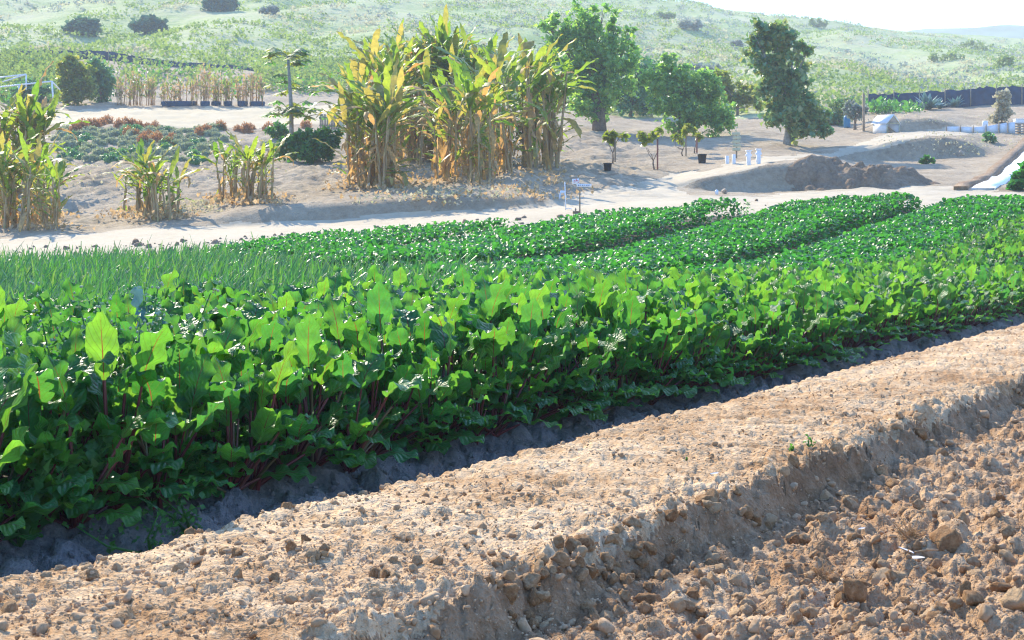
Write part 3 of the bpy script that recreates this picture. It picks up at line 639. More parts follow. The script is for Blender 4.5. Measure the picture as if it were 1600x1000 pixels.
for v, (a, T) in byv.items():
    if not T: continue
    a = np.array(a); Mx = rotz(a[:, 0]) @ rotx(a[:, 1]) * a[:, 2][:, None, None]
    Vt, Ft, Ut, mt = far_leaf[v]; Vs, Fs = scatter(Vt, [Ft], Mx, np.array(T))
    VV.append(Vs); FF.append(Fs[0] + off); UU.append(np.tile(Ut, (len(T), 1))); MI.append(np.tile(mt, len(T))); off += len(Vs)
kind(link('beet_crop', np_mesh('beet_crop', np.vstack(VV), [np.vstack(FF)], [M['beet'], M['stalk']], uv=np.vstack(UU), mi=[np.concatenate(MI)])), 'stuff')

# ------------------------------------------------------------------ leafy crop and onions beyond
def crop_leaf():
    t = np.array([0, .35, .7, 1.0]); w = np.array([.08, .42, .40, .05]); V_ = []
    for ti, wi in zip(t, w):
        for x in (-1, 0, 1): V_.append((x * wi * 0.75, ti * 0.9, 0.30 * ti * (1 - ti) * 2 + 0.14 * abs(x) * wi * 2))
    return np.array(V_), grid_faces(4, 3)
CLV, CLF = crop_leaf()
r = np.random.default_rng(9)
def crop_row(n0, n1, u0f, u1f, density, hgt, name, wedge=True):
    A = abs(n1 - n0) * 50; N_ = int(A * density)
    nn = r.uniform(n0, n1, N_); uu = r.uniform(6, 56, N_)
    X, Y = xy(uu, nn); a = X / np.maximum(Y, .1); pxx = 800 + F * a
    ok = (Y > 8) & (np.abs(a) < 0.37) & (uu > u0f(nn)) & (Y < np.interp(pxx, *FIELDY) - 0.4) & (uu < u1f(nn))
    X, Y, nn, uu = X[ok], Y[ok], nn[ok], uu[ok]
    ed = np.minimum(nn - n0, n1 - nn); shape = np.clip(ed / 0.10 + 0.25, 0, 1) ** 0.4
    hh = hgt * shape * r.uniform(0.55, 1.0, len(X)) * (0.85 + 0.35 * (vnoise(X * 1.6, Y * 1.6, 5)))
    # side walls get leaves at every height
    m2 = ed < 0.25; hh[m2] = hgt * r.uniform(0.05, 0.9, m2.sum()) * shape[m2]
    Z = gz(X, Y, False) + np.maximum(hh, 0.03)
    n_ = len(X); sc = r.uniform(0.10, 0.165, n_)
    Mx = rotz(r.uniform(0, 6.28, n_)) @ rotx(r.normal(0.35, 0.45, n_)) @ roty(r.normal(0, 0.3, n_)) * sc[:, None, None]
    Vs, Fs = scatter(CLV, [CLF], Mx, np.stack([X, Y, Z], -1))
    return kind(link(name, np_mesh(name, Vs, Fs, M['crop'])), 'stuff')
lim = lambda nn: 18.3 + (nn + 11.2) * -0.62
far = lambda nn: 200 + 0 * nn
endu = lambda nn: 41.2 + 0 * nn
crop_row(-11.6, -8.9, lambda nn: 16 + 0 * nn, far, 300, 0.30, 'leafy_crop')
crop_row(-15.3, -12.25, lim, endu, 290, 0.36, 'leafy_crop')
crop_row(-19.4, -15.95, lim, endu, 270, 0.46, 'leafy_crop')
crop_row(-24.2, -20.2, lim, endu, 250, 0.46, 'leafy_crop')
def onions():
    t = np.linspace(0, 1, 4); q = np.random.default_rng(3); bag = Bag()
    for k in range(8):
        bend = q.uniform(0.1, 0.9); th = q.uniform(0.0, 0.25); V_ = []; P = np.zeros(2)
        for i, ti in enumerate(t):
            w = 0.019 * (1 - 0.85 * ti)
            V_ += [(-w, P[0], P[1]), (w, P[0] + 0.004, P[1])]
            a = th + bend * ti ** 2 * 1.6; P = P + np.array([math.sin(a), math.cos(a)]) / 3
        Vt = np.array(V_) * np.array([1, 1, 1]); Ft = grid_faces(4, 2)
        N_ = 5200; nn = q.uniform(-25, -8.45, N_); uu = q.uniform(4, 40, N_)
        nn[:260] = q.uniform(-9.5, -8.4, 260)
        nn = np.round(nn / 0.22) * 0.22 + q.normal(0, 0.03, N_)
        X, Y = xy(uu, nn); a = X / np.maximum(Y, .1); pxx = 800 + F * a
        ok = (Y > 7) & (np.abs(a) < 0.37) & (Y < np.interp(pxx, *FIELDY) - 0.3) & ((uu < lim(nn) + 2.5 * vnoise(nn, uu * 0, 4) + 0.5) | (nn > -9.7))
        X, Y = X[ok], Y[ok]; n_ = len(X)
        L = q.uniform(0.34, 0.64, n_) * np.where(q.uniform(size=n_) < .04, 1.3, 1) * np.where(un(X, Y)[1] > -9.7, .62, 1)
        az = np.where(q.uniform(size=n_) < 0.6, q.normal(-0.9, 0.8, n_), q.uniform(0, 6.28, n_))
        Mx = rotz(az) @ rotx(-np.abs(q.normal(0.05, 0.18, n_))) * L[:, None, None]
        Mx[:, :, 0] = rotz(az)[:, :, 0] * (1.0 + 0.02 * Y)[:, None] * 1.0
        bag.add(*scatter(Vt, [Ft], Mx, np.stack([X, Y, gz(X, Y, False)], -1)))
    return kind(link('onion_crop', bag.mesh('onion_crop', M['onion'])), 'stuff')
onions()
# ------------------------------------------------------------------ leaf crowns, trees and shrubs
def leaf_cards(centers, size, q, up=0.4, curl=0.25, aspect=0.55):
    """small bent leaves, 6 triangles each"""
    V_ = np.array([(0, 0, 0), (-aspect, .5, curl), (0, .5, 0), (aspect, .5, curl), (0, 1.0, -curl * .6)]) * np.array([.8, 1, 1]); Ft = np.array([(0, 2, 1), (0, 3, 2), (1, 2, 4), (2, 3, 4)])
    n_ = len(centers); sc = size * q.uniform(.65, 1.25, n_)
    Mx = rotz(q.uniform(0, 6.28, n_)) @ rotx(q.normal(up, 0.75, n_)) @ roty(q.normal(0, .5, n_)) * sc[:, None, None]
    return scatter(V_, [Ft], Mx, centers)
def lobe_points(lobes, n_, q, shell=0.55):
    """lobes (x, y, z, rx, ry, rz): points gathered in twig clumps, denser towards the outside"""
    vol = np.array([l[3] * l[4] * l[5] for l in lobes]) ** 0.8; ids = q.choice(len(lobes), n_, p=vol / vol.sum())
    L = np.array(lobes)[ids]
    per = 20; nc = max(1, n_ // per)
    d = q.normal(size=(nc, 3)); d /= np.linalg.norm(d, axis=1)[:, None]
    rad = q.uniform(shell ** 3, 1.12, nc) ** (1 / 3)
    cl = L[:nc, :3] + d * rad[:, None] * L[:nc, 3:6]
    k = np.resize(np.arange(nc), n_)
    return cl[k] + q.normal(0, 1, (n_, 3)) * (0.15 * np.cbrt(np.prod(L[:nc, 3:6], axis=1)))[k][:, None]
def lobes_px(lobes, Y, q, squash=0.8):
    s_ = Y / F; out = []
    for l in lobes:
        px, py, rp = l[:3]; rz = l[3] if len(l) > 3 else rp
        c = W(px, py, Y); out.append((c[0], c[1] + q.uniform(-.5, .5) * rp * s_, c[2], rp * s_, rp * s_ * squash, rz * s_))
    return out
def tree(name, label, cat, base_px, lobes, mat, nleaf, leaf, trunk_r=0.0, bark='bark', group=None, Y=None, seed=1, up=0.4, stems=1, shell=0.5, limbs=True):
    q = np.random.default_rng(seed)
    b = G(*base_px) if Y is None else np.array([(base_px[0] - 800) / F * Y, Y, float(gz(np.array((base_px[0] - 800) / F * Y), np.array(float(Y))))])
    Yb = b[1]; L = lobes_px(lobes, Yb, q)
    root = empty(name, label, cat, b, group)
    if trunk_r > 0:
        tb = Bag(); top = np.mean([l[:3] for l in L], axis=0)
        lowest = min(l[2] - l[5] for l in L)
        fork = b + np.array([(top[0] - b[0]) * .25, (top[1] - b[1]) * .25, max(0.35 * (top[2] - b[2]), 0.6 * (lowest - b[2]))])
        for s_ in range(stems):
            o = np.array([q.normal(0, .12), q.normal(0, .12), 0]) * (s_ > 0) * 2.5
            tb.tube([b + o - (0, 0, .15), b + o + (fork - b) * .5 + q.normal(0, .04, 3), fork + o * 1.6], [trunk_r * 1.25, trunk_r, trunk_r * .75], 8)
        link('trunk', tb.mesh('trunk', M[bark]), root, -b)
        if limbs:
            for l in L:
                lb = Bag(); e = np.array(l[:3]); m = fork * .5 + e * .5 + q.normal(0, .12, 3) - np.array([0, 0, .1])
                lb.tube([fork - (0, 0, .05), m, e], [trunk_r * .6, trunk_r * .4, trunk_r * .15], 6)
                for _ in range(3):
                    d = q.normal(size=3); d[2] = abs(d[2]); d /= np.linalg.norm(d); lb.tube([m * .4 + e * .6, e + d * np.array(l[3:6]) * .75], [trunk_r * .25, trunk_r * .06], 5)
                link('limb', lb.mesh('limb', M[bark]), root, -b)
    Vs, Fs = leaf_cards(lobe_points(L, int(nleaf * .9), q, shell), leaf * 1.05, q, up)
    link('crown' if trunk_r > 0 else 'foliage', np_mesh('crown', Vs - b, Fs, M[mat]), root)
    return root, b

tree('broadleaf_tree', 'tallest dense green tree with spiky top shoots right behind the banana thicket', 'tree', (935, 203),
     [(872, 48, 26, 30), (905, 40, 30, 34), (940, 28, 16, 26), (962, 40, 12, 28), (985, 58, 11, 26), (925, 75, 42, 34), (890, 90, 40, 30), (950, 95, 42, 30), (915, 125, 44, 30), (960, 135, 36, 28), (915, 160, 38, 24), (938, 180, 22, 16), (858, 45, 14, 14)],
     'tree', 6200, 0.34, 0.20, seed=3, up=0.7, stems=4)
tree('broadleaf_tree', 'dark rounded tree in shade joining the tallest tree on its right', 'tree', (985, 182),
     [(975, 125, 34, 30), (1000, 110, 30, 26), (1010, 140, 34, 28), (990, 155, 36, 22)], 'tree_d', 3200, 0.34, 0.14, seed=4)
tree('broadleaf_tree', 'wide spreading tree drooping to the ground right of the dark rounded tree', 'tree', (1068, 212),
     [(1052, 100, 14, 22), (1030, 120, 28, 24), (1065, 130, 32, 26), (1098, 138, 28, 24), (1045, 155, 34, 26), (1085, 165, 38, 28), (1118, 165, 26, 28), (1060, 188, 26, 20), (1110, 192, 34, 20), (1138, 185, 16, 20)],
     'tree', 5200, 0.30, 0.14, seed=5, stems=3)
tree('broadleaf_tree', 'tall narrow bronze green tree leaning beside the upper road with a bare pale trunk', 'tree', (1229, 226),
     [(1185, 52, 22, 16), (1212, 58, 28, 18), (1240, 72, 22, 14), (1258, 78, 11, 9), (1198, 82, 30, 22), (1232, 98, 30, 22), (1208, 112, 28, 22), (1235, 130, 26, 22), (1215, 148, 30, 22), (1245, 165, 30, 22), (1225, 182, 34, 18), (1262, 186, 28, 18), (1245, 205, 26, 14), (1283, 182, 24, 18), (1285, 205, 16, 10)],
     'tree_b', 6000, 0.33, 0.19, 'palebark', seed=6, up=0.6)
tree('small_tree', 'small lime green tree with orange tips between the big trees', 'tree', (1152, 180),
     [(1128, 128, 16, 14), (1150, 140, 18, 16), (1168, 152, 16, 16), (1140, 158, 16, 14), (1182, 160, 12, 14)], 'lime', 1500, 0.34, 0.10, seed=8)
tree('small_tree', 'small yellowish green bushy tree beside the tall narrow tree by the shed', 'tree', (1312, 196), [(1308, 172, 16, 14), (1322, 165, 12, 10), (1296, 186, 14, 12), (1310, 190, 16, 10)], 'tree_b', 1200, 0.28, 0.09, seed=9)
tree('small_tree', 'small bare purplish tree next to the wooden pole by the white shed', 'tree', (1336, 203), [(1332, 168, 13, 12), (1343, 172, 12, 12), (1336, 180, 12, 8)], 'hillblue', 520, 0.24, 0.10, seed=10)
tree('column_shrub', 'pale feathery upright young tree above the right end of the white barrier', 'shrub', (1566, 192), [(1567, 158, 10, 18), (1566, 175, 12, 16), (1560, 184, 13, 10)], 'drygrass', 1500, 0.25, 0.05, seed=11, up=1.1)
# left: shrubs behind the sandy terrace
tree('round_shrub', 'large olive green shrub left of the dark shrub behind the sandy terrace', 'shrub', (122, 164), [(108, 112, 18, 20), (125, 120, 22, 22), (112, 142, 22, 22), (132, 145, 18, 20)], 'lime', 2200, 0.36, 0.10, seed=12)
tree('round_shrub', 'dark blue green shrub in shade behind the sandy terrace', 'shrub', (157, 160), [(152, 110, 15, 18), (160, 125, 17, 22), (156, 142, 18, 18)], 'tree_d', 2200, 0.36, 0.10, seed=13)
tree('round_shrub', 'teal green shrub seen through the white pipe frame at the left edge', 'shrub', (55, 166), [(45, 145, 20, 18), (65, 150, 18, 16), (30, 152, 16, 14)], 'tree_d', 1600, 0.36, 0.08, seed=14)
tree('low_shrub', 'dark green low shrub at the foot of the papaya tree', 'shrub', (480, 254), [(455, 232, 22, 20), (480, 228, 26, 22), (505, 225, 20, 20), (492, 240, 28, 14), (520, 215, 14, 12)], 'shrub', 2600, 0.24, 0.06, seed=15)
tree('low_shrub', 'bright green small shrub left of the papaya trunk', 'shrub', (432, 215), [(432, 203, 14, 10), (442, 210, 10, 8)], 'shrub', 700, 0.22, 0.04, seed=16)
for k, (px, py, rw, rh, lb) in enumerate([(345, 18, 26, 16, 'dark blue green bush cut by the top edge of the photo'), (130, 54, 30, 13, 'dark bush on the hillside just above the black fence'), (236, 53, 28, 15, 'dark round bush alone on the hillside right of the fence bush')]):
    tree('hill_bush', lb, 'bush', (px, py), [(px - rw * .4, py - rh * .6, rw * .6, rh * .7), (px + rw * .35, py - rh * .7, rw * .6, rh * .8), (px, py - rh * .9, rw * .55, rh * .7)], 'hilldark', 1500, 0.75, 0.1, seed=30 + k)
k = 0
for px, py, rw, rh, lb in [(1480, 95, 30, 9, 'wide dark green bush patch on the right hillside'), 
                       (1525, 78, 26, 11, 'pale spiky bush standing up on the far right slope'), (1578, 108, 22, 16, 'tall green bush at the right edge above the black fence'),
                       (1150, 73, 9, 6, 'small blue green bush left of the top of the tall narrow tree'), (1075, 45, 22, 7, 'blue grey bush on the slope between the two tall trees'), (1040, 30, 16, 6, 'small green bush near the skyline right of the tallest tree'),
                       (1100, 118, 28, 12, 'grey green bush on the slope behind the wide spreading tree'), (1276, 42, 16, 8, 'bush breaking the skyline right of the tall narrow tree'),
                       (420, 22, 14, 6, 'small grey bush right of the bush at the top edge'),]:
    k += 1; tree('hill_bush', lb, 'bush', (px, py), [(px - rw * .35, py - rh * .5, rw * .6, rh * .7), (px + rw * .35, py - rh * .55, rw * .6, rh * .7)], 'hillblue' if 'grey' in lb or 'blue' in lb else 'hillgreen', 420, 0.8 if py < 60 else 0.55, 0.06, seed=60 + k, limbs=False)

# scrub that covers the hillside: stuff
def hill_scrub(name, mat, n_, per, size, spread, seed, ylim=(104, 430)):
    q = np.random.default_rng(seed); Y = np.exp(q.uniform(math.log(ylim[0]), math.log(ylim[1]), n_)); a = q.uniform(-0.40, 0.40, n_); X = a * Y
    pyy = tpy(a, Y); pxx = 800 + F * a
    ok = (pyy < np.interp(pxx, *HILLB) - 3) & (fbm(X * 0.05 + seed, Y * 0.03, seed, 4) > -0.05)
    X, Y = X[ok], Y[ok]; n2 = len(X); s_ = q.uniform(.5, 1.5, n2) * spread
    cx = np.repeat(X, per) + q.normal(0, 1, n2 * per) * np.repeat(s_, per); cyy = np.repeat(Y, per) + q.normal(0, 1, n2 * per) * np.repeat(s_, per)
    cz = gz(cx, cyy) + np.abs(q.normal(0, .35, n2 * per)) * np.repeat(s_, per)
    Vs, Fs = leaf_cards(np.stack([cx, cyy, cz], -1), size, q, 0.8)
    kind(link(name, np_mesh(name, Vs, Fs, M[mat])), 'stuff')
hill_scrub('dry_grass', 'drygrass', 7500, 9, 0.42, 0.55, 41)
hill_scrub('green_grass', 'hillgreen', 9500, 9, 0.45, 0.6, 42)
hill_scrub('grey_scrub', 'hillblue', 3800, 9, 0.5, 0.5, 43)
# weedy patch between the black fence and the terrace (left)
def weed_patch(name, mat, polys, n_, size, hgt, seed):
    q = np.random.default_rng(seed); P = []
    for x0, x1, y0, y1 in polys:
        for _ in range(n_):
            p = G(q.uniform(x0, x1), q.uniform(y0, y1)); k2 = 6
            P.append(p + np.stack([q.normal(0, .35, k2), q.normal(0, .35, k2), np.abs(q.normal(0, hgt, k2))], -1))
    Vs, Fs = leaf_cards(np.vstack(P), size, q, 0.9)
    kind(link(name, np_mesh(name, Vs, Fs, M[mat])), 'stuff')
weed_patch('weeds', 'hillgreen', [(0, 120, 90, 135), (100, 540, 88, 140), (400, 560, 100, 145), (0, 90, 100, 160)], 330, 0.42, 0.45, 51)
weed_patch('green_weeds', 'shrub', [(0, 90, 95, 165), (100, 420, 95, 150), (440, 540, 110, 150), (1360, 1430, 172, 178)], 90, 0.34, 0.35, 52)
weed_patch('dry_weeds', 'drygrass', [(1290, 1560, 178, 196), (150, 420, 100, 160), (560, 800, 296, 322), (230, 330, 318, 338), (1380, 1600, 210, 245), (100, 420, 255, 300)], 60, 0.12, 0.08, 53)

weed_patch('leaf_litter', 'straw', [(0, 110, 335, 362), (180, 290, 325, 345), (340, 440, 305, 322), (520, 640, 270, 300), (640, 880, 245, 290), (560, 900, 285, 315)], 70, 0.16, 0.03, 54)
# ------------------------------------------------------------------ banana clumps
def banana_leaf(seed, L=1.0, droop=0.9):
    q = np.random.default_rng(seed); n_ = 12; t = np.linspace(0, 1, n_ + 1); V_ = []; U = []; P = np.array([0.0, 0.0]); th = q.uniform(0.1, 0.5)
    tw = q.uniform(-.5, .5)
    for i, ti in enumerate(t):
        w = 0.012 if ti < 0.12 else L * 0.072 * math.sin(math.pi * min(1, (ti - 0.08) / 0.92)) ** 0.6 + 0.006
        for x in (-1, 0, 1):
            j = (q.uniform(.55, 1.1) if ti > .15 else 1) if x else 0
            sag = -abs(x) * w * q.uniform(-.1, .8)
            a = th + droop * ti ** 1.5
            V_.append((x * w * j, P[0] + sag * -math.cos(a) * .6 + (abs(x) * q.uniform(-.03, .03)), P[1] + sag * math.sin(a)))
            U.append((.5 + x * .5, ti))
        a = th + droop * ti ** 1.5; P = P + np.array([math.sin(a), math.cos(a)]) * L / n_
    return np.array(V_), grid_faces(n_ + 1, 3), np.array(U)
ban_me = {m: [np_mesh('leaf', *(lambda r_: (r_[0], [r_[1]]))(banana_leaf(400 + k, 1.0, d)), M[m]) for k, d in enumerate(ds)] for m, ds in
          {'ban_g': (.2, .5, .9, 1.5, .3, 1.9), 'ban_y': (.15, .4, .8, 1.4, 2.2), 'ban_o': (.4, 1.2, 2.2, 2.9)}.items()}
def stem_mesh(seed):
    q = np.random.default_rng(seed); b = Bag(); z = np.linspace(0, 1, 6)
    pts = np.stack([.035 * np.sin(z * 2 + q.uniform(0, 6)) * z, .035 * np.cos(z * 2 + q.uniform(0, 6)) * z, z], -1)
    b.tube(pts, np.array([.062, .055, .048, .042, .036, .026]) * q.uniform(.85, 1.15), 7)
    for _ in range(5):    # loose dry sheaths hanging off the stem
        a = q.uniform(0, 6.28); z0 = q.uniform(.25, .9); l_ = q.uniform(.15, .3); d = np.array([math.cos(a), math.sin(a), 0]); s_ = np.array([-d[1], d[0], 0]) * .03
        b.add([d * .05 + (0, 0, z0) + s_, d * .05 + (0, 0, z0) - s_, d * .085 + (0, 0, z0 - l_ * .6) - s_, d * .085 + (0, 0, z0 - l_ * .6) + s_, d * .07 + (0, 0, z0 - l_)], [[(0, 1, 2, 3)], [(3, 2, 4)]])
    return b.mesh('stem', M['ban_s'])
stem_me = [stem_mesh(500 + k) for k in range(6)]
def banana(label, spots, group, pal, nleaf=(4, 6), leafL=(.55, .8), seed=1, low=0.25, droopy=False):
    """spots: (photo x, photo y of the foot, photo y of the stem top)"""
    q = random.Random(seed); feet = [G(s[0], s[1]) for s in spots]; b = np.mean(feet, axis=0)
    root = empty('banana_clump', label, 'banana plant', b, group)
    for (px, py, pt), ft in zip(spots, feet):
        hgt = (py - pt) * ft[1] / F; dia = q.uniform(.7, 1.2) * (1.0 if hgt < 2.2 else 1.2)
        st = link('stem', stem_me[q.randrange(6)], root, ft - b - np.array([0, 0, .08]), (q.uniform(-.10, .10), q.uniform(-.14, .14), q.uniform(0, 6.28)), (dia * .8, dia * .8, hgt))
        for i in range(q.randint(*nleaf) + (4 if hgt > 2.2 else 3)):
            top = q.random() > low; m = q.choices(('ban_g', 'ban_y', 'ban_o'), (pal[0] * 1.4, pal[1], pal[2] * .6) if top else (pal[0] * .7, pal[1], pal[2] * 1.3))[0]
            me = q.choice(ban_me[m][2:] if droopy or q.random() < .3 else ban_me[m][:4])
            L_ = hgt * q.uniform(*leafL) * (1 if top else .7)
            o = link('leaf', me, st)
            zz = q.uniform(.78, 1.0) if top else q.uniform(.12, .8)
            sx, sz = dia * .8, hgt; az = q.uniform(0, 6.28); tilt = q.uniform(0.0, .75) if top else q.uniform(.3, 1.2)
            if m == 'ban_o' and not top: tilt = q.uniform(1.4, 2.4)
            o.matrix_parent_inverse = Matrix.Diagonal((1 / sx, 1 / sx, 1 / sz, 1))
            o.location = (0, 0, zz * sz); o.rotation_euler = (Matrix.Rotation(az, 3, 'Z') @ Matrix.Rotation(-tilt, 3, 'X') @ Matrix.Rotation(q.uniform(-.5, .5), 3, 'Z')).to_euler(); o.scale = (L_ * q.uniform(.85, 1.2), L_, L_)
        for i in range(3 if hgt > 1.6 else 1):      # dead leaves hanging down round the stem
            L_ = hgt * q.uniform(.3, .5); o = link('leaf', ban_me['ban_o'][q.randrange(2)], st); sx, sz = dia * .8, hgt
            o.matrix_parent_inverse = Matrix.Diagonal((1 / sx, 1 / sx, 1 / sz, 1)); o.location = (0, 0, q.uniform(.38, .85) * sz)
            o.rotation_euler = (Matrix.Rotation(q.uniform(0, 6.28), 3, 'Z') @ Matrix.Rotation(-q.uniform(2.2, 2.75), 3, 'X')).to_euler(); o.scale = (L_ * 1.1, L_, L_)
    return root
qq = random.Random(77)
def spots(x0, x1, yb, yt, n_, jit=6, tj=10): return [(qq.uniform(x0, x1), yb(x) + qq.uniform(-jit, jit), yt(x) + qq.uniform(-tj, tj)) for x in [qq.uniform(x0, x1) for _ in range(int(n_ * 1.35))]]
cl = 'banana clumps on the bank'
def lin(*p): return lambda x: float(np.interp(x, [a for a, _ in p], [b for _, b in p]))
banana('large clump of yellowing banana plants at the left edge above the road', spots(2, 88, lin((0, 356), (90, 350)), lin((0, 265), (90, 285)), 22, 6, 18), cl, (5, 3, 2), (4, 6), (.5, .85), 1, .45)
banana('tall shaggy banana clump behind the left edge clump with grey dry leaves', spots(-5, 60, lin((0, 300), (60, 295)), lin((0, 190), (60, 215)), 15, 8, 18), cl, (3, 2, 2), (4, 6), (.55, .8), 2, .4)
banana('small green topped banana clump, second from the left along the road', spots(186, 278, lin((190, 343), (270, 335)), lin((190, 285), (225, 268), (270, 290)), 16, 5, 8), cl, (7, 2, 1), (3, 5), (.65, 1.0), 3, .25, True)
banana('small orange tipped banana clump, third from the left along the road', spots(344, 428, lin((345, 316), (425, 312)), lin((345, 262), (385, 242), (425, 262)), 16, 5, 10), cl, (6, 3, 2), (3, 5), (.55, .8), 4, .3)
banana('tan stemmed banana clump at the front left of the big thicket', spots(546, 616, lin((520, 290), (612, 290)), lin((520, 225), (560, 185), (612, 165)), 22, 5, 16), cl, (4, 4, 3), (4, 6), (.5, .78), 5, .45)
banana('tall banana clump with upright leaves at the back left of the big thicket', spots(560, 660, lin((560, 255), (660, 250)), lin((560, 140), (610, 115), (660, 105)), 24, 8, 14), cl, (6, 5, 1), (4, 6), (.42, .62), 6, .45)
banana('tallest banana clump with upright leaves in the middle of the big thicket', spots(650, 760, lin((650, 248), (760, 246)), lin((650, 110), (720, 92), (760, 100)), 30, 8, 12), cl, (7, 5, 1), (5, 7), (.38, .56), 7, .45)
banana('banana clump with orange leaves at the front middle of the big thicket', spots(672, 768, lin((670, 282), (768, 276)), lin((670, 190), (720, 165), (768, 170)), 22, 5, 16), cl, (4, 4, 3), (4, 6), (.5, .75), 8, .45)
banana('green banana clump at the right end of the big thicket with long slanting leaves', spots(760, 872, lin((760, 268), (872, 255)), lin((760, 120), (820, 130), (872, 165)), 30, 7, 18), cl, (7, 4, 1), (5, 7), (.42, .68), 9, .5)

# papaya tree
b = G(456, 248); pr = empty('papaya_tree', 'slender pale trunked papaya tree standing alone left of the banana thicket', 'tree', b)
tb = Bag(); tp = W(450, 88, b[1]); md = W(455, 170, b[1]); tb.tube([b - (0, 0, .1), md, tp], [.13, .10, .06], 9); link('trunk', tb.mesh('trunk', M['palebark']), pr, -b)
def papaya_leaf(q, L):
    bg_ = Bag(); az = q.uniform(0, 6.28); el = q.uniform(-.3, .6); d = np.array([math.cos(az) * math.cos(el), math.sin(az) * math.cos(el), math.sin(el)]); e = d * L
    bg_.tube([(0, 0, 0), e * .6 + (0, 0, .06), e], [.018, .014, .01], 4)
    for k in range(7):
        a2 = az + (k - 3) * .55; f = np.array([math.cos(a2), math.sin(a2), -.45]) * L * .62; s_ = np.array([-math.sin(a2), math.cos(a2), 0]) * L * .13
        bg_.add([e, e + f * .5 + s_, e + f * .5 - s_, e + f], [[(0, 2, 1), (1, 2, 3)]])
    return bg_.mesh('leaf', M['lime'] if q.random() < .4 else M['weed'])
q = random.Random(4)
for cpt, n_, L in ((tp, 22, .85), (W(446, 130, b[1]), 6, .8), (W(462, 138, b[1]), 6, .8), (W(452, 172, b[1]), 12, .95), (W(478, 182, b[1]), 7, .8), (W(437, 180, b[1]), 7, .8)):
    for _ in range(n_): link('leaf', papaya_leaf(q, L), pr, np.array(cpt) - b)
# cane clumps in black grow bags behind the terrace
q = np.random.default_rng(12)
for k, (x0, x1, top, gr) in enumerate([(182, 205, 118, .3), (207, 222, 112, .45), (228, 244, 122, .5), (252, 308, 126, .25), (313, 328, 102, .3), (330, 345, 118, .45), (350, 363, 125, .6), (371, 387, 122, .3), (390, 414, 112, .25)]):
    b = G((x0 + x1) / 2, 165); s_ = b[1] / F
    LB = ['leftmost tan cane clump beside the dark shrub', 'green topped cane clump second from the left', 'thin cane clump left of the long black bag', 'wide tan cane clump growing from the longest black bag', 'tallest narrow tan cane clump in the middle of the row', 'cane clump right of the tallest narrow one', 'green cane clump in the smallest black bag', 'cane clump second from the right in the row', 'rightmost orange tan cane clump in the row'][k]
    root = empty('cane_clump', LB + ' behind the sandy terrace', 'cane plant', b, 'cane clumps behind the sandy terrace')
    wd = (x1 - x0) * s_
    if k > 2:
        pb = Bag(); an = np.linspace(0, 2 * math.pi, 14, endpoint=False)
        for zz, rr_ in ((0, 1), (.22, 1.06), (.30, 1.0)): pass
        ring = lambda z_, f_: np.stack([np.cos(an) * wd * .5 * f_, np.sin(an) * .4 * f_, np.full(14, z_)], -1)
        Vp = np.vstack([ring(-.1, .96), ring(.2, 1.03), ring(.32, .98), ring(.28, .8)]); fq = [(i * 14 + j, i * 14 + (j + 1) % 14, (i + 1) * 14 + (j + 1) % 14, (i + 1) * 14 + j) for i in range(3) for j in range(14)]
        link('grow_bag', np_mesh('grow_bag', Vp, [fq], M['netting']), root)
    sb = Bag(); fb = []
    for i in range(int(10 + wd * 9)):
        p0 = np.array([q.uniform(-.5, .5) * wd, q.uniform(-.35, .35), 0]); h_ = (165 - top) * s_ * q.uniform(.55, 1.0); p1 = p0 + np.array([q.normal(0, .12), q.normal(0, .12), h_])
        sb.tube([p0, (p0 + p1) / 2 + q.normal(0, .04, 3), p1], [.022, .018, .01], 4)
        for _ in range(7): fb.append(p0 + (p1 - p0) * q.uniform(.25, 1.05) + q.normal(0, .06, 3))
    link('stems', sb.mesh('stems', M['straw']), root)
    fb = np.array(fb); gsel = q.uniform(size=len(fb)) < gr
    for m_, sel in (('straw', ~gsel), ('lime', gsel)):
        Vs, Fs = leaf_cards(fb[sel], .5, q, 1.0, .1, .16); link('foliage', np_mesh('foliage', Vs, Fs, M[m_]), root)
# mounded ground cover on the bank below the terrace
q = np.random.default_rng(31)
LBG = {'sage': ('grey green cushion shrub on the bank below the sandy terrace', 'grey green cushion shrubs on the bank'), 'rust': ('rusty orange dry grass tuft along the lower edge of the sandy terrace', 'rusty dry grass tufts by the terrace'), 'tree_d': ('dark green cushion shrub among the grey ones on the bank', 'dark green cushion shrubs on the bank')}
tuft_me = {}
for m_, n_, sz in (('sage', 240, .13), ('rust', 280, .20), ('tree_d', 240, .13)):
    tuft_me[m_] = []
    for k in range(3):
        d = q.normal(size=(n_, 3)); d[:, 2] = np.abs(d[:, 2]); d /= np.linalg.norm(d, axis=1)[:, None]
        Vs, Fs = leaf_cards(d * np.array([.5, .5, .5 if m_ != 'rust' else .7]) * q.uniform(.6, 1, (n_, 1)), sz, q, .7 if m_ != 'rust' else 1.2, .2, .5 if m_ != 'rust' else .2)
        core = ico(2)[0] * np.array([.42, .42, .40]); nb = len(Vs); Fs = [Fs[0], ico(2)[1] + nb]
        tuft_me[m_].append(np_mesh('cushion', np.vstack([Vs, core]), [np.vstack(Fs)], M[m_]))
def cushion(px, py, wpx, m_):
    p = G(px, py); s_ = wpx * p[1] / F; nm = 'grass_tuft' if m_ == 'rust' else 'cushion_shrub'
    o = link(nm, tuft_me[m_][int(q.integers(3))], None, p - np.array([0, 0, .06 * s_]), (0, 0, q.uniform(0, 6.28)), (s_, s_, s_ * q.uniform(.8, 1.1))); tag(o, LBG[m_][0], 'grass' if m_ == 'rust' else 'shrub', LBG[m_][1])
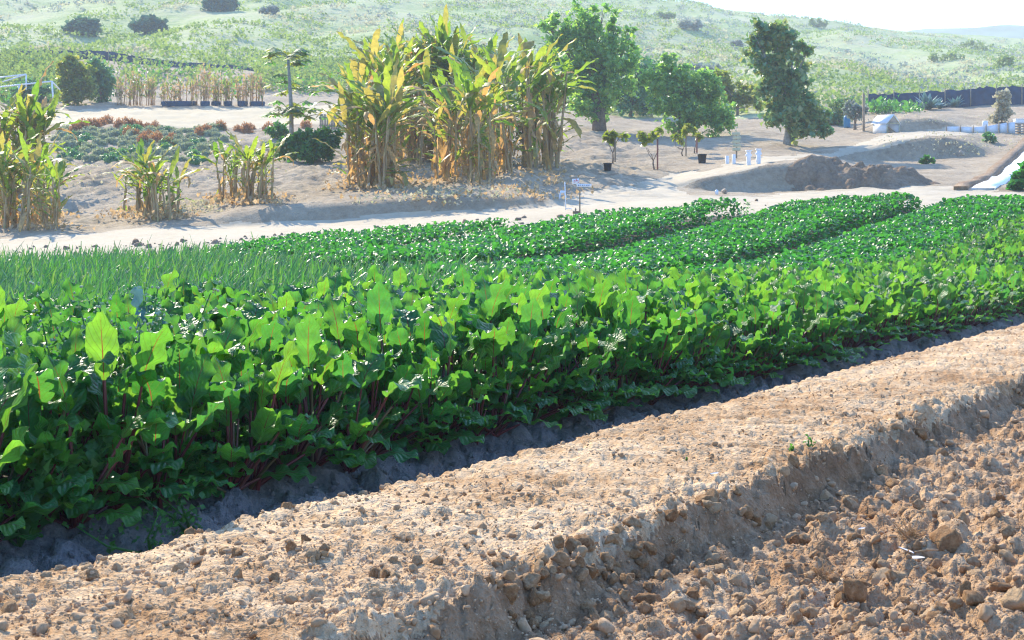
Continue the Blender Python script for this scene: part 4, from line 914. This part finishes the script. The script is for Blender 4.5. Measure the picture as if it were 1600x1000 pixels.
for yr in range(7):
    y0 = 205 + yr * 7.5
    for x0 in np.arange(92 + 4 * (yr % 2), 345 - yr * 3, 14):
        x = x0 + q.uniform(-6, 6); y = y0 + q.uniform(-3, 3)
        cushion(x, y, q.uniform(16, 26), 'tree_d' if q.uniform() < .28 else 'sage')
for x, y in [(118, 205), (128, 202), (138, 200), (148, 199), (158, 196), (168, 194), (186, 199), (197, 197), (208, 198), (218, 200), (230, 200), (242, 202), (212, 214), (232, 214), (245, 222), (262, 228), (270, 218), (312, 210), (322, 206), (345, 203), (372, 205), (385, 208), (392, 202), (200, 212), (420, 205), (478, 200), (225, 225)]:
    cushion(x, y, q.uniform(15, 24), 'rust')
for x, y in [(150, 250), (165, 246), (205, 240), (300, 215), (335, 208), (350, 220), (365, 230), (395, 238), (415, 228)]: cushion(x, y, q.uniform(14, 22), 'sage')

# dirt mound between the two roads
def mound():
    c = G(1352, 292); rx_, ry_, h_ = 3.2, 1.9, 1.35; c = c + np.array([.35, 1.3, -.05])
    an = np.linspace(0, 2 * math.pi, 110, endpoint=False); rr_ = np.linspace(0.02, 1, 50)
    A_, R_ = np.meshgrid(an, rr_, indexing='xy')
    x = np.cos(A_) * R_ * rx_ * (1 + .12 * np.sin(2 * A_ + 1)); y = np.sin(A_) * R_ * ry_
    hump = lambda a_, b_, s1, s2: np.exp(-((x - a_) / s1) ** 2 - ((y - b_) / s2) ** 2)
    z = (0.50 * hump(-1.3, .1, 1.0, .9) + .66 * hump(.2, .2, 1.1, .85) + .52 * hump(1.6, 0, .9, .8) + .4 * hump(-.3, -.7, 1.6, .6)) * (1 - R_ ** 3)
    z = z + (.55 * fbm(x * 1.1, y * 1.1, 7, 5, .62) + .9 * cells(x, y, .42, 9) + .8 * cells(x, y, .2, 10)) * (1 - R_ ** 6)
    z = z + gz(x + c[0], y + c[1], False) - c[2] - .12 * R_ ** 4
    V_ = np.stack([x, y, z], -1).reshape(-1, 3); f = []
    for i in range(49):
        for j in range(110): f.append((i * 110 + j, i * 110 + (j + 1) % 110, (i + 1) * 110 + (j + 1) % 110, (i + 1) * 110 + j))
    return tag(link('dirt_mound', np_mesh('dirt_mound', V_, [f], M['mound']), None, c), 'heap of dark crumbly earth between the two roads', 'dirt pile')
mound()
def blob(name, label, cat, px, py, rpx, mat, sq=(1, 1, .8), seed=1, lift=.5, group=None):
    p = G(px, py); s_ = rpx * p[1] / F; V_, F_ = lump(3, seed, 1.0)
    return tag(link(name, np_mesh(name, V_ * np.array(sq), [F_], M[mat]), None, p + np.array([0, 0, lift * s_ * sq[2]]), (0, 0, seed), (s_,) * 3), label, cat, group)
q = np.random.default_rng(88); T_, S_ = [], []
for _ in range(420):
    px = q.uniform(20, 1200) if q.random() < .55 else q.uniform(60, 480); py = np.interp(px, [0, 300, 640, 900, 1200], [404, 389, 368, 345, 330]) + q.normal(-3, 2.5) - (9 if q.random() < .25 else 0)
    T_.append(G(px, py)); S_.append(min(.16, .035 * (1 - q.uniform()) ** -.6))
Vt, Ft = lump(2, 77, .8); S_ = np.array(S_); Vs, Fs = scatter(Vt, [Ft], rand_rot(len(S_), q, .6) * S_[:, None, None], np.array(T_)); kind(link('road_edge_clods', np_mesh('road_edge_clods', Vs, Fs, M['mound'])), 'stuff')
blob('rock', 'tan boulder lying on the lower road below the cut bank', 'rock', 1132, 303, 11, 'rock', (1.1, .8, .75), 11)
blob('white_sack', 'small white sack beside the tan boulder on the lower road', 'sack', 1120, 304, 4.5, 'white', (.8, .8, 1.1), 12)
blob('rock', 'orange brown block of earth at the end of the shaded cut bank', 'rock', 1502, 243, 7, 'rock', (1, .8, .9), 13)

# ------------------------------------------------------------------ fences, posts, signs and other small things
def fence(name, label, pts, Y, mat, postevery, cat='fence', drop=0.0, ph=0.15):
    """pts: (photo x, photo y of the foot, photo y of the top)"""
    feet = [W(x, yb, Y) for x, yb, _ in pts]; tops = [W(x, yt, Y) for x, _, yt in pts]; gzv = [float(gz(np.array(f[0]), np.array(f[1]))) for f in feet]
    b = np.array([feet[0][0], Y, gzv[0]]); root = empty(name, label, cat, b)
    fx = np.linspace(pts[0][0], pts[-1][0], max(2, int(abs(pts[-1][0] - pts[0][0]) / 5))); q = np.random.default_rng(int(pts[0][0]) + 900)
    xb = (fx - 800) / F * Y; yoff = .10 * np.sin(fx * .35) + q.normal(0, .04, len(fx))
    hh = np.interp(fx, [p[0] for p in pts], [(p[1] - p[2]) * Y / F for p in pts])
    g = gz(xb, np.full_like(xb, Y)) - .05
    rows = [np.stack([xb, Y + yoff * (k * .8 + .2), g + hh * k * (1 + .04 * q.normal(size=len(fx)) * (k == 1))], -1) for k in (0, .33, .66, 1.0)]
    back = [r_ + np.array([0, .02, 0]) for r_ in rows[::-1]]
    V_ = np.stack(rows + back).reshape(-1, 3) - b
    link('fabric', np_mesh('fabric', V_, [grid_faces(8, len(fx))], M[mat]), root)
    for x in np.arange(pts[0][0], pts[-1][0] + 1, postevery):
        X_ = (x - 800) / F * Y; g0 = float(gz(np.array(X_), np.array(Y))); h_ = float(np.interp(x, [p[0] for p in pts], [(p[1] - p[2]) * Y / F for p in pts])) + ph
        pb = Bag(); pb.tube([(X_, Y - .12, g0 - .2), (X_, Y - .12, g0 + h_)], [.045, .045], 6); link('post', pb.mesh('post', M['wood']), root, -b)
    return root
fence('silt_fence', 'long black fabric silt fence across the hillside at upper left', [(-60, 92, 86), (0, 87, 80), (60, 86, 75), (100, 84, 71), (145, 84, 69), (190, 85, 70), (230, 85, 74), (300, 87, 79), (360, 92, 86), (430, 97, 92), (520, 103, 98)], 162.0, 'netting', 46)
fence('silt_fence', 'tall black netting fence along the slope at upper right', [(1356, 178, 154), (1390, 177, 152), (1440, 176, 149), (1500, 172, 144), (1560, 167, 138), (1600, 163, 134), (1680, 160, 130)], 127.0, 'netting', 40)
def post(name, label, cat, px, py, pt, rpx, mat, group=None, cap=False, Y=None):
    p = G(px, py); s_ = p[1] / F; h_ = (py - pt) * s_; b = Bag()
    b.box((0, 0, h_ / 2 - .1), (2 * rpx * s_, 2 * rpx * s_, h_ + .2))
    if cap: b.box((0, 0, h_ + .025), (2.7 * rpx * s_, 2.7 * rpx * s_, .05)); b.box((0, 0, h_ * .72), (3.4 * rpx * s_, 1.2 * rpx * s_, .09))
    return tag(link(name, b.mesh(name, M[mat], False), None, p, (0, 0, .15)), label, cat, group)
for px, py, pt, lb in ((1136, 256, 244, 'shortest white post, leftmost of the four beside the upper road'), (1146.5, 256, 241.5, 'thin white post, second from the left of the four'), (1169.5, 258, 237, 'white post with a crosspiece, second from the right of the four'), (1185, 256, 234.5, 'tallest white post, rightmost of the four beside the upper road')):
    post('white_post', lb, 'post', px, py, pt, 2.4 if px < 1160 else 2.9, 'white', 'white posts by the upper road', px > 1160)
post('utility_pole', 'tall weathered wooden pole standing left of the white shed', 'pole', 1349.5, 205, 146, 1.5, 'wood')
post('fence_post', 'lone dark wooden post on the slope above the right black fence', 'post', 1373.5, 160, 146, 1.2, 'wood')
# slatted sign by the white posts
p = G(1151, 247); s_ = p[1] / F; r_ = empty('slatted_sign', 'narrow sign of stacked pale wooden boards on a post by the white posts', 'sign', p)
b = Bag(); b.box((0, .06, 18 * s_), (2.4 * s_, .06, 38 * s_)); link('post', b.mesh('post', M['wood'], False), r_)
for k in range(5):
    b = Bag(); b.box((0, 0, (13.5 + 6 * k) * s_), (12.5 * s_, .04, 4.9 * s_)); link('board', b.mesh('board', M['palewood'], False), r_, (random.uniform(-.03, .03), 0, 0), (0, random.uniform(-.03, .03), 0))
# field sign
p = G(906, 331); s_ = p[1] / F; r_ = empty('field_sign', 'wooden stake with two small white sign boards beside the lower road', 'sign', p)
b = Bag(); b.box((0, .03, 21 * s_), (2.2 * s_, .04, 46 * s_)); link('stake', b.mesh('stake', M['wood'], False), r_)
b = Bag(); b.box((-2.5 * s_, -.02, 49 * s_), (11 * s_, .025, 8 * s_)); bd = link('upper_board', b.mesh('upper_board', M['white'], False), r_, (0, 0, 0), (0, -.08, 0))
b = Bag()
for dx, dz, w_, h_ in ((-1.5, 51, 1.0, 4.5), (0.2, 49.5, 3.0, 1.1), (-4.5, 50.5, 2.4, 1.0), (-4.5, 48, 3.0, 1.0), (1.2, 47, 1.2, 1.8)): b.box((dx * s_, -.038, dz * s_), (w_ * s_, .006, h_ * s_))
link('red_print', b.mesh('red_print', M['redprint'], False), bd)
b = Bag(); b.box((6.5 * s_, -.025, 42.3 * s_), (23 * s_, .025, 4.4 * s_)); bd = link('lower_board', b.mesh('lower_board', M['white'], False), r_)
b = Bag()
for k, w_ in enumerate((2.2, 1.2, 1.8, 1.0, 2.0, 1.4)): b.box(((-2 + 3.2 * k) * s_, -.042, 42.3 * s_), (w_ * s_, .006, 1.5 * s_))
link('blue_print', b.mesh('blue_print', M['blueprint'], False), bd)
p = G(900, 332); s_ = p[1] / F; r_ = empty('valve_box', 'low grey irrigation valve box at the foot of the sign stake', 'box', p)
b = Bag(); b.box((0, 0, 1.6 * s_), (10 * s_, 8 * s_, 4 * s_)); link('box_body', b.mesh('box_body', M['mound'], False), r_)
b = Bag(); b.tube([(-.5 * s_, 0, 3 * s_), (-.5 * s_, 0, 8.5 * s_)], [.8 * s_, .6 * s_], 8); b.box((-.5 * s_, 0, 6.5 * s_), (3 * s_, .8 * s_, .8 * s_)); link('valve', b.mesh('valve', M['blackplastic'], False), r_)
p = G(884, 328); s_ = p[1] / F; b = Bag(); b.tube([(0, 0, -.1), (-.5 * s_, 0, 20 * s_), (-1.5 * s_, 0, 44 * s_)], [.018, .016, .014], 6); b.tube([(0, 0, .03), (4 * s_, 0, .05), (9 * s_, .05, .03)], .014, 5)
tag(link('hose_riser', b.mesh('hose_riser', M['pipe']), None, p), 'thin pale riser pipe standing left of the sign stake', 'pipe')
# white stool
p = G(879, 312); s_ = p[1] / F; r_ = empty('white_stool', 'small white plastic stool standing in the shade left of the sign', 'stool', p)
b = Bag(); b.box((0, 0, 11 * s_), (8 * s_, 7 * s_, 3.0 * s_)); b.box((0, 2.5 * s_, 12 * s_), (7 * s_, .8 * s_, 4 * s_)); link('seat', b.mesh('seat', M['white'], False), r_)
for sx in (-1, 1):
    for sy in (-1, 1):
        b = Bag(); b.tube([(sx * 5.5 * s_, sy * 3.5 * s_, -.02), (sx * 3.5 * s_, sy * 2.6 * s_, 10 * s_)], [.03, .025], 6); link('leg', b.mesh('leg', M['white']), r_)
# plant pots
def pot(px, py, w_, h_, label):
    p = G(px, py); s_ = p[1] / F; r_ = empty('plant_pot', label, 'plant pot', p, 'black plant pots')
    an = np.linspace(0, 2 * math.pi, 20, endpoint=False)
    ring = lambda z_, f_: np.stack([np.cos(an) * w_ / 2 * s_ * f_, np.sin(an) * w_ / 2 * s_ * f_, np.full(20, z_ * s_)], -1)
    V_ = np.vstack([ring(-1, .8), ring(h_ * .85, .98), ring(h_ * .85, 1.06), ring(h_, 1.08), ring(h_, .96), ring(h_ * .75, .9)]); f = [(i * 20 + j, i * 20 + (j + 1) % 20, (i + 1) * 20 + (j + 1) % 20, (i + 1) * 20 + j) for i in range(5) for j in range(20)]
    link('pot_wall', np_mesh('pot_wall', V_, [f], M['blackplastic']), r_)
    d = np.vstack([ring(h_ * .78, .92), [[0, 0, h_ * .8 * s_]]]); link('soil', np_mesh('soil', d, [[(j, (j + 1) % 20, 20) for j in range(20)]], M['mound']), r_)
pot(949.5, 267, 13, 12, 'black plant pot on the shaded bank left of the lime saplings')
pot(1097, 255, 14, 14, 'black plant pot left of the white posts')
# saplings with stakes
def sapling(px, py, top, lobes, label, n_, stake=None, seed=1):
    r_, b = tree('sapling', label, 'sapling', (px, py), lobes, 'lime', n_, .26, .035, seed=seed, group='young saplings on the bank')
    if stake:
        s_ = b[1] / F; k = Bag(); k.box((.12, -.06, (py - top) / 2 * s_), (.07, .07, (py - top) * s_)); link('stake', k.mesh('stake', M[stake], False), r_)
sapling(957, 254, 215, [(950, 214, 11, 8), (968, 212, 12, 8), (960, 222, 8, 6)], 'lime leaved sapling behind the left plant pot', 150, 'wood', 71)
sapling(1023, 265, 218, [(1005, 220, 10, 10), (1025, 212, 12, 8), (1012, 235, 6, 8)], 'sparse lime sapling tied to a reddish stake', 130, 'redstake', 72)
sapling(1068, 244, 210, [(1055, 208, 8, 12), (1075, 202, 10, 8), (1062, 220, 6, 8)], 'yellow green sapling in front of the wide spreading tree', 130, 'wood', 73)
sapling(1085, 240, 215, [(1088, 218, 8, 6)], 'smallest sapling on a reddish stake beside the right plant pot', 40, 'redstake', 74)
# wooden screen of slats by the thicket
p = G(520, 202); s_ = p[1] / F; r_ = empty('wooden_screen', 'grey brown screen of upright wooden slats left of the banana thicket', 'screen', p)
for k in range(11):
    b = Bag(); hh = (23 + random.uniform(-1.5, 1.5)) * s_; b.box((0, 0, hh / 2), (2.9 * s_, .03, hh)); link('slat', b.mesh('slat', M['wood'] if k < 9 else M['palewood'], False), r_, ((-19 + 3.5 * k) * s_, random.uniform(-.02, .02), 0), (0, random.uniform(-.03, .03), 0))
for zz in (6, 18):
    b = Bag(); b.box((-1.5 * s_, .05, zz * s_), (40 * s_, .05, 2 * s_)); link('rail', b.mesh('rail', M['wood'], False), r_)
# white pipe frames at the left edge
def pipeframe(label, posts, bars, Yref, name='pipe_frame'):
    b0 = W(*posts[0][0], Yref); r_ = empty(name, label, 'frame', b0, 'white pipe frames')
    for nm, lst, rad in (('upright', posts, .06), ('bar', bars, .055)):
        for (x0, y0), (x1, y1), *dy in lst:
            k = Bag(); a_, c_ = W(x0, y0, Yref), W(x1, y1, Yref + (dy[0] if dy else 0)); k.tube([a_, c_], [rad, rad], 7); link(nm, k.mesh(nm, M['pipe']), r_, -b0)
pipeframe('white pipe goal frame in front of the teal shrub at the left edge', [((84, 167), (81, 127)), ((30, 167), (30, 134))], [((-40, 140), (81, 127)), ((81, 127), (93, 140), 3.0)], 112.0)
pipeframe('second white pipe frame behind the first, higher at the left edge', [((-30, 150), (-30, 125)), ((41, 140), (41, 117))], [((-35, 125), (41, 116)), ((4, 128), (41, 116))], 118.0)
# shed
p = G(1384, 208); s_ = p[1] / F; r_ = empty('white_shed', 'small open white gabled shed beside the wooden pole', 'shed', p)
r_.rotation_euler.z = math.radians(38); wd, dp, hw, hr = .60, .55, .56, 1.05
def slab(name, P, th, mat):
    P = np.asarray(P, float); nrm = np.cross(P[1] - P[0], P[3] - P[0]); nrm /= np.linalg.norm(nrm); V_ = np.vstack([P, P + nrm * th]); return link(name, np_mesh(name, V_, [[(3, 2, 1, 0), (4, 5, 6, 7), (0, 1, 5, 4), (1, 2, 6, 5), (2, 3, 7, 6), (3, 0, 4, 7)]], M[mat], smooth=False), r_)
for sx, m_ in ((-1, 'white'), (1, 'white')):
    slab('side_wall', [(sx * wd, -dp, -.15), (sx * wd, dp, -.15), (sx * wd, dp, hw), (sx * wd, -dp, hw)], .03, m_)
    slab('roof_panel', [(sx * wd * 1.12, -dp * 1.15, hw - .05), (sx * wd * 1.12, dp * 1.15, hw - .05), (0, dp * 1.15, hr + .03), (0, -dp * 1.15, hr + .03)][::sx], .035, m_)
slab('back_wall', [(-wd, dp, -.15), (wd, dp, -.15), (wd, dp, hw), (-wd, dp, hw)], .03, 'wood')
for x0, z0, x1, z1 in ((-wd, -.1, -wd, hw), (wd, -.1, wd, hw), (-wd, hw, 0, hr), (wd, hw, 0, hr), (-wd, hw, wd, hw)):
    k = Bag(); k.tube([(x0, -dp - .02, z0), (x1, -dp - .02, z1)], [.035, .035], 6); link('frame_bar', k.mesh('frame_bar', M['palewood']), r_)
# low white barrier along the far road
pts = [(1478, 208, 201), (1500, 206, 199), (1520, 205, 198), (1540, 204.5, 196), (1560, 205, 193), (1574, 206, 191), (1586, 206.5, 190)]
r_ = None
for (x0, b0, t0), (x1, b1, t1) in zip(pts[:-1], pts[1:]):
    Yb = 95.0; P0, P1, Q1, Q0 = W(x0 + .4, b0, Yb), W(x1 - .4, b1, Yb), W(x1 - .4, t1, Yb), W(x0 + .4, t0, Yb)
    for P_ in (P0, P1): P_[2] = float(gz(np.array(P_[0]), np.array(Yb))) - .05
    Q0[2] = P0[2] + (b0 - t0) * Yb / F + .1; Q1[2] = P1[2] + (b1 - t1) * Yb / F + .1
    if r_ is None: bb = P0.copy(); r_ = empty('white_barrier', 'low white sheet barrier on stakes along the far road at the right', 'barrier', bb)
    slab('sheet', np.array([P0, P1, Q1, Q0]) - bb, .03, 'white')
    k = Bag(); k.tube([P0 - bb + (0, -.06, -.1), Q0 - bb + (0, -.06, .12)], [.03, .03], 5); link('stake', k.mesh('stake', M['wood']), r_)
# crate with a white tarp at the right edge
p = G(1592, 208); s_ = p[1] / F; r_ = empty('wooden_crate', 'orange brown wooden pallet crate at the right edge behind the barrier', 'crate', p)
for k in range(4):
    b = Bag(); b.box((0, -.3, (2 + 4 * k) * s_), (22 * s_, .04, 2.6 * s_)); link('slat', b.mesh('slat', M['rock'], False), r_)
for x in (-9, 0, 9):
    b = Bag(); b.box((x * s_, 0, 7.5 * s_), (2 * s_, .5, 15 * s_)); link('upright', b.mesh('upright', M['wood'], False), r_)
b = Bag(); b.box((0, 0, 0.3), (.55, .5, .26)); b.box((0.02, 0, .44), (.6, .56, .05)); o = link('white_bin', b.mesh('white_bin', M['white'], False), None, p + np.array([0, 0, 15 * s_ - .18])); tag(o, 'white lidded bin on top of the orange brown crate', 'bin')
p = G(1539, 199); b = Bag(); b.tube([(0, 0, -.05), (0, 0, .1), (0, 0, .36), (0, 0, .42)], [.17, .19, .19, .15], 12); tag(link('white_bucket', b.mesh('white_bucket', M['pipe']), None, p), 'pale blue white bucket at the left part of the far barrier', 'bucket')
p = G(1323.5, 199); b = Bag(); b.tube([(0, 0, -.05), (0, 0, .05), (0, 0, .45), (0, 0, .7), (0, 0, .78)], [.2, .23, .24, .23, .17], 12); tag(link('blue_barrel', b.mesh('blue_barrel', M['bluebarrel']), None, p), 'small blue barrel left of the bare purplish tree', 'barrel')
# agaves by the right fence
def agave(px, py, rpx, n_, label, seed):
    q = np.random.default_rng(seed); p = G(px, py); s_ = rpx * p[1] / F; r_ = empty('agave', label, 'agave', p, 'agaves by the right fence')
    b = Bag(); t = np.array([0, .25, .6, 1.0]); w = np.array([.10, .12, .08, .005]); V_ = []
    for ti, wi in zip(t, w): V_ += [(-wi, .10 * ti * ti, ti), (0, .10 * ti * ti - wi * .5, ti), (wi, .10 * ti * ti, ti)]
    me = np_mesh('blade', np.array(V_), [grid_faces(4, 3)], M['agave'])
    for k in range(n_): link('blade', me, r_, (0, 0, 0), (Matrix.Rotation(k * 2.4, 3, 'Z') @ Matrix.Rotation(-q.uniform(.1, 1.25), 3, 'X')).to_euler(), (s_ * 1.5,) * 2 + (s_ * q.uniform(.8, 1.15),))
agave(1450, 171, 27, 30, 'large spiky blue green agave in front of the black fence at right', 1)
agave(1492, 168, 20, 24, 'lower blue green agave just right of the large spiky one', 2)
agave(1468, 170, 16, 18, 'small agave squeezed between the two larger ones', 3)
# white strip and leafy bed beyond the field at the right edge
def strip(name, pl_, pr_, up, mat):
    n_ = 30; V_ = []
    for k in range(n_):
        t = k / (n_ - 1)
        for pa, pb in (pl_, pr_):
            a_ = np.array(pa) * (1 - t) + np.array(pb) * t; X_, Y_ = a_; V_.append((X_, Y_, float(gz(np.array(X_), np.array(Y_))) + up + .003 * math.sin(k * 1.7)))
    V_ = np.array(V_); lo = V_ - np.array([0, 0, .25]); VV_ = np.vstack([V_, lo]); g = grid_faces(n_, 2); m = len(V_)
    sides = [(2 * k, 2 * k + 2, 2 * k + 2 + m, 2 * k + m) for k in range(n_ - 1)] + [(2 * k + 3, 2 * k + 1, 2 * k + 1 + m, 2 * k + 3 + m) for k in range(n_ - 1)]
    return link(name, np_mesh(name, VV_, [g, sides, [(0, 1, 1 + m, m)]], M[mat], smooth=False))
def g2(px, py): p = G(px, py); return p[:2]
kind(strip('white_path', (g2(1518, 297), g2(1640, 205)), (g2(1554, 297), g2(1660, 225)), .07, 'whitefilm'), 'structure')
kind(strip('soil_ridge', (g2(1490, 297), g2(1618, 205)), (g2(1512, 297), g2(1632, 205)), .14, 'mound'), 'structure')
tree('leafy_bush', 'bright green leafy bush at the right edge beyond the white path', 'bush', (1585, 297), [(1584, 287, 13, 9), (1600, 276, 13, 10), (1613, 264, 16, 12), (1598, 290, 16, 8), (1622, 280, 20, 16)], 'crop', 1500, .2, .04, seed=91)
tree('leafy_bush', 'small green weed clump on the slope right of the dirt mound', 'weed', (1450, 256), [(1450, 252, 9, 5)], 'shrub', 160, .2, .02, seed=92)
tree('leafy_bush', 'dark green weed clump in the shade below the far barrier', 'weed', (1546, 223), [(1546, 217, 11, 6)], 'tree_d', 220, .22, .02, seed=93)

# ------------------------------------------------------------------ small plants and litter near the camera
def weed_plant(px, Yd, hgt, label, n_, seed, seeds=0, leaf=.055, spread=.35):
    q = np.random.default_rng(seed); X_ = (px - 800) / F * Yd; b = np.array([X_, Yd, float(gz(np.array(X_), np.array(Yd), False))]); r_ = empty('weed', label, 'weed', b, None)
    sb = Bag(); C_ = []; SD = []
    for k in range(max(3, n_ // 40)):
        e = np.array([q.normal(0, spread * hgt * .6), q.normal(0, spread * hgt * .6), hgt * q.uniform(.7, 1.0)]); m = e * .5 + q.normal(0, .03, 3); sb.tube([(0, 0, 0), m, e], [.007, .005, .003], 5)
        for _ in range(n_ // max(3, n_ // 40)): t = q.uniform(.15, 1); C_.append((e * t if t > .5 else m * 2 * t) + q.normal(0, .035, 3))
        for _ in range(seeds): SD.append(e * q.uniform(.72, 1.08) + q.normal(0, .022, 3))
    link('stems', sb.mesh('stems', M['weed']), r_)
    Vs, Fs = leaf_cards(np.array(C_), leaf, q, .5); link('foliage', np_mesh('foliage', Vs, Fs, M['weed']), r_)
    if SD:
        Vt, Ft = ico(1); Vs, Fs = scatter(Vt, [Ft], np.tile(np.eye(3), (len(SD), 1, 1)) * q.uniform(.004, .009, len(SD))[:, None, None], np.array(SD)); kind(link('seed_heads', np_mesh('seed_heads', Vs, Fs, M['seed']), r_), 'stuff')
weed_plant(205, 7.25, .88, 'flowering weed with pale seed heads standing among the beets at left', 420, 1, 16)
weed_plant(150, 7.0, .80, 'shorter seeding weed left of the tall flowering weed', 260, 2, 12)
weed_plant(235, 7.6, .92, 'thin seeding weed right of the tall flowering weed', 200, 3, 12)
weed_plant(110, 6.45, .40, 'leafy green weed at the foot of the beets in the lower left', 260, 4, 0, .055, .6)
weed_plant(300, 6.65, .26, 'low sprawling weed at the shaded edge of the furrow, right of the leafy one', 120, 5, 0, .032, 1.3)
weed_plant(30, 6.1, .38, 'leafy weed at the left edge beside the furrow', 200, 6, 0, .06, .6)
weed_plant(235, 6.35, .2, 'thin fine leaved weed in the shaded furrow at lower left', 90, 8, 0, .026, 1.2)
for px, py, sc_, lb in ((1237, 712, .028, 'tiny green sprout on the bed top, the left one of two'), (1264, 706, .04, 'tiny green sprout on the bed top, the right and taller of two'), (1073, 727, .011, 'tiniest green seedling on the bed top left of the two sprouts')):
    p = G(px, py); q = np.random.default_rng(int(px)); r_ = empty('sprout', lb, 'sprout', p)
    st = Bag(); C_ = []
    for k in range(5):
        e = np.array([q.normal(0, .4), q.normal(0, .4), q.uniform(.7, 1.3)]) * sc_; st.tube([(0, 0, 0), e], [.0025, .0015], 4); C_ += [e, e * .7]
    link('stems', st.mesh('stems', M['weed']), r_); Vs, Fs = leaf_cards(np.array(C_), sc_ * .75, q, .5); link('foliage', np_mesh('foliage', Vs, Fs, M['weed']), r_)
def straw_tuft(px, py, L_, n_, lb, seed):
    q = np.random.default_rng(seed); p = G(px, py); b = Bag()
    for _ in range(n_):
        az = q.uniform(0, 6.28); el = q.uniform(.15, 1.4); d = np.array([math.cos(az) * math.cos(el), math.sin(az) * math.cos(el), math.sin(el)]) * L_ * q.uniform(.5, 1.1); o = q.normal(0, .012, 3) * (1, 1, 0)
        b.tube([o, o + d * .5 + q.normal(0, .008, 3), o + d - (0, 0, .012)], [.0016, .0013, .0007], 4, cap=False)
    tag(link('straw_tuft', b.mesh('straw_tuft', M['straw']), None, p), lb, 'straw', 'dry straw tufts on the ploughed ground')
straw_tuft(1285, 912, .085, 80, 'dry straw tuft left of the largest clod', 1)
straw_tuft(1422, 862, .095, 95, 'dry straw tuft behind the white leaf scrap', 2)
straw_tuft(1255, 815, .05, 25, 'thin strand of straw at the foot of the bed wall', 3)
straw_tuft(1050, 860, .045, 20, 'small straw wisp in the clods below the bed wall', 4)
straw_tuft(300, 925, .04, 26, 'little straw wisp on the bed top in the lower left', 5)
def scrap(px, py, L_, rz_, lb, mat='husk', seed=1):
    p = G(px, py); q = np.random.default_rng(seed); t = np.linspace(0, 1, 6); V_ = []
    for ti in t:
        w = L_ * .2 * math.sin(math.pi * min(.97, ti + .04)) ** .7
        for x in (-1, 0, 1): V_.append((ti * L_ - L_ / 2, x * w, .02 + .25 * L_ * ti * ti + abs(x) * w * .45))
    V_ = np.array(V_); V_ = np.vstack([V_, V_ - (0, 0, .002)]); f = grid_faces(6, 3)
    tag(link('leaf_scrap', np_mesh('leaf_scrap', V_, [f, f[:, ::-1] + 18], M[mat]), None, p, (.2, .1, rz_)), lb, 'leaf scrap')
scrap(1415, 884, .075, 2.2, 'curled white leaf scrap below the larger straw tuft', seed=1)
scrap(1430, 893, .07, -.6, 'pale blue white leaf scrap just under the curled one', seed=2)
scrap(1345, 842, .03, .3, 'small white scrap between the clods above the straw tufts', seed=3)
scrap(1115, 757, .035, .1, 'small pale scrap on the bed top left of the sprouts', seed=4)
def twig(px, py, L_, rz_, lb):
    p = G(px, py); d = np.array([math.cos(rz_), math.sin(rz_) * .8, .18]) * L_; b = Bag(); b.tube([-d / 2 + (0, 0, .03), (0, 0, .035), d / 2 + (0, 0, .03)], [.004, .0045, .003], 6)
    tag(link('twig', b.mesh('twig', M['straw']), None, p), lb, 'twig')
twig(1205, 968, .12, .75, 'pale slanting dry stalk left of the rounded clods at the bottom'); twig(1448, 880, .09, -.4, 'pale twig lying across the white leaf scraps'); twig(1522, 870, .07, 1.2, 'short pale twig standing among clods at the right')
X_, Y_ = (240 - 800) / F * 8.3, 8.3; r_ = empty('lone_leaf_plant', 'single blue green cabbage like leaf standing up above the beets at left', 'plant', (X_, Y_, float(fz(np.array(X_), np.array(Y_), False))))
for k in range(3):
    V_, F_, U_, mi_ = beet_leaf(600 + k, .62 - .08 * k, .24, .085, .05, .1, .35); link('leaf', np_mesh('leaf', V_, [F_], [M['agave'], M['weed']], uv=U_, mi=[mi_]), r_, (0, 0, 0), (0, 0, 2.6 + .5 * k))
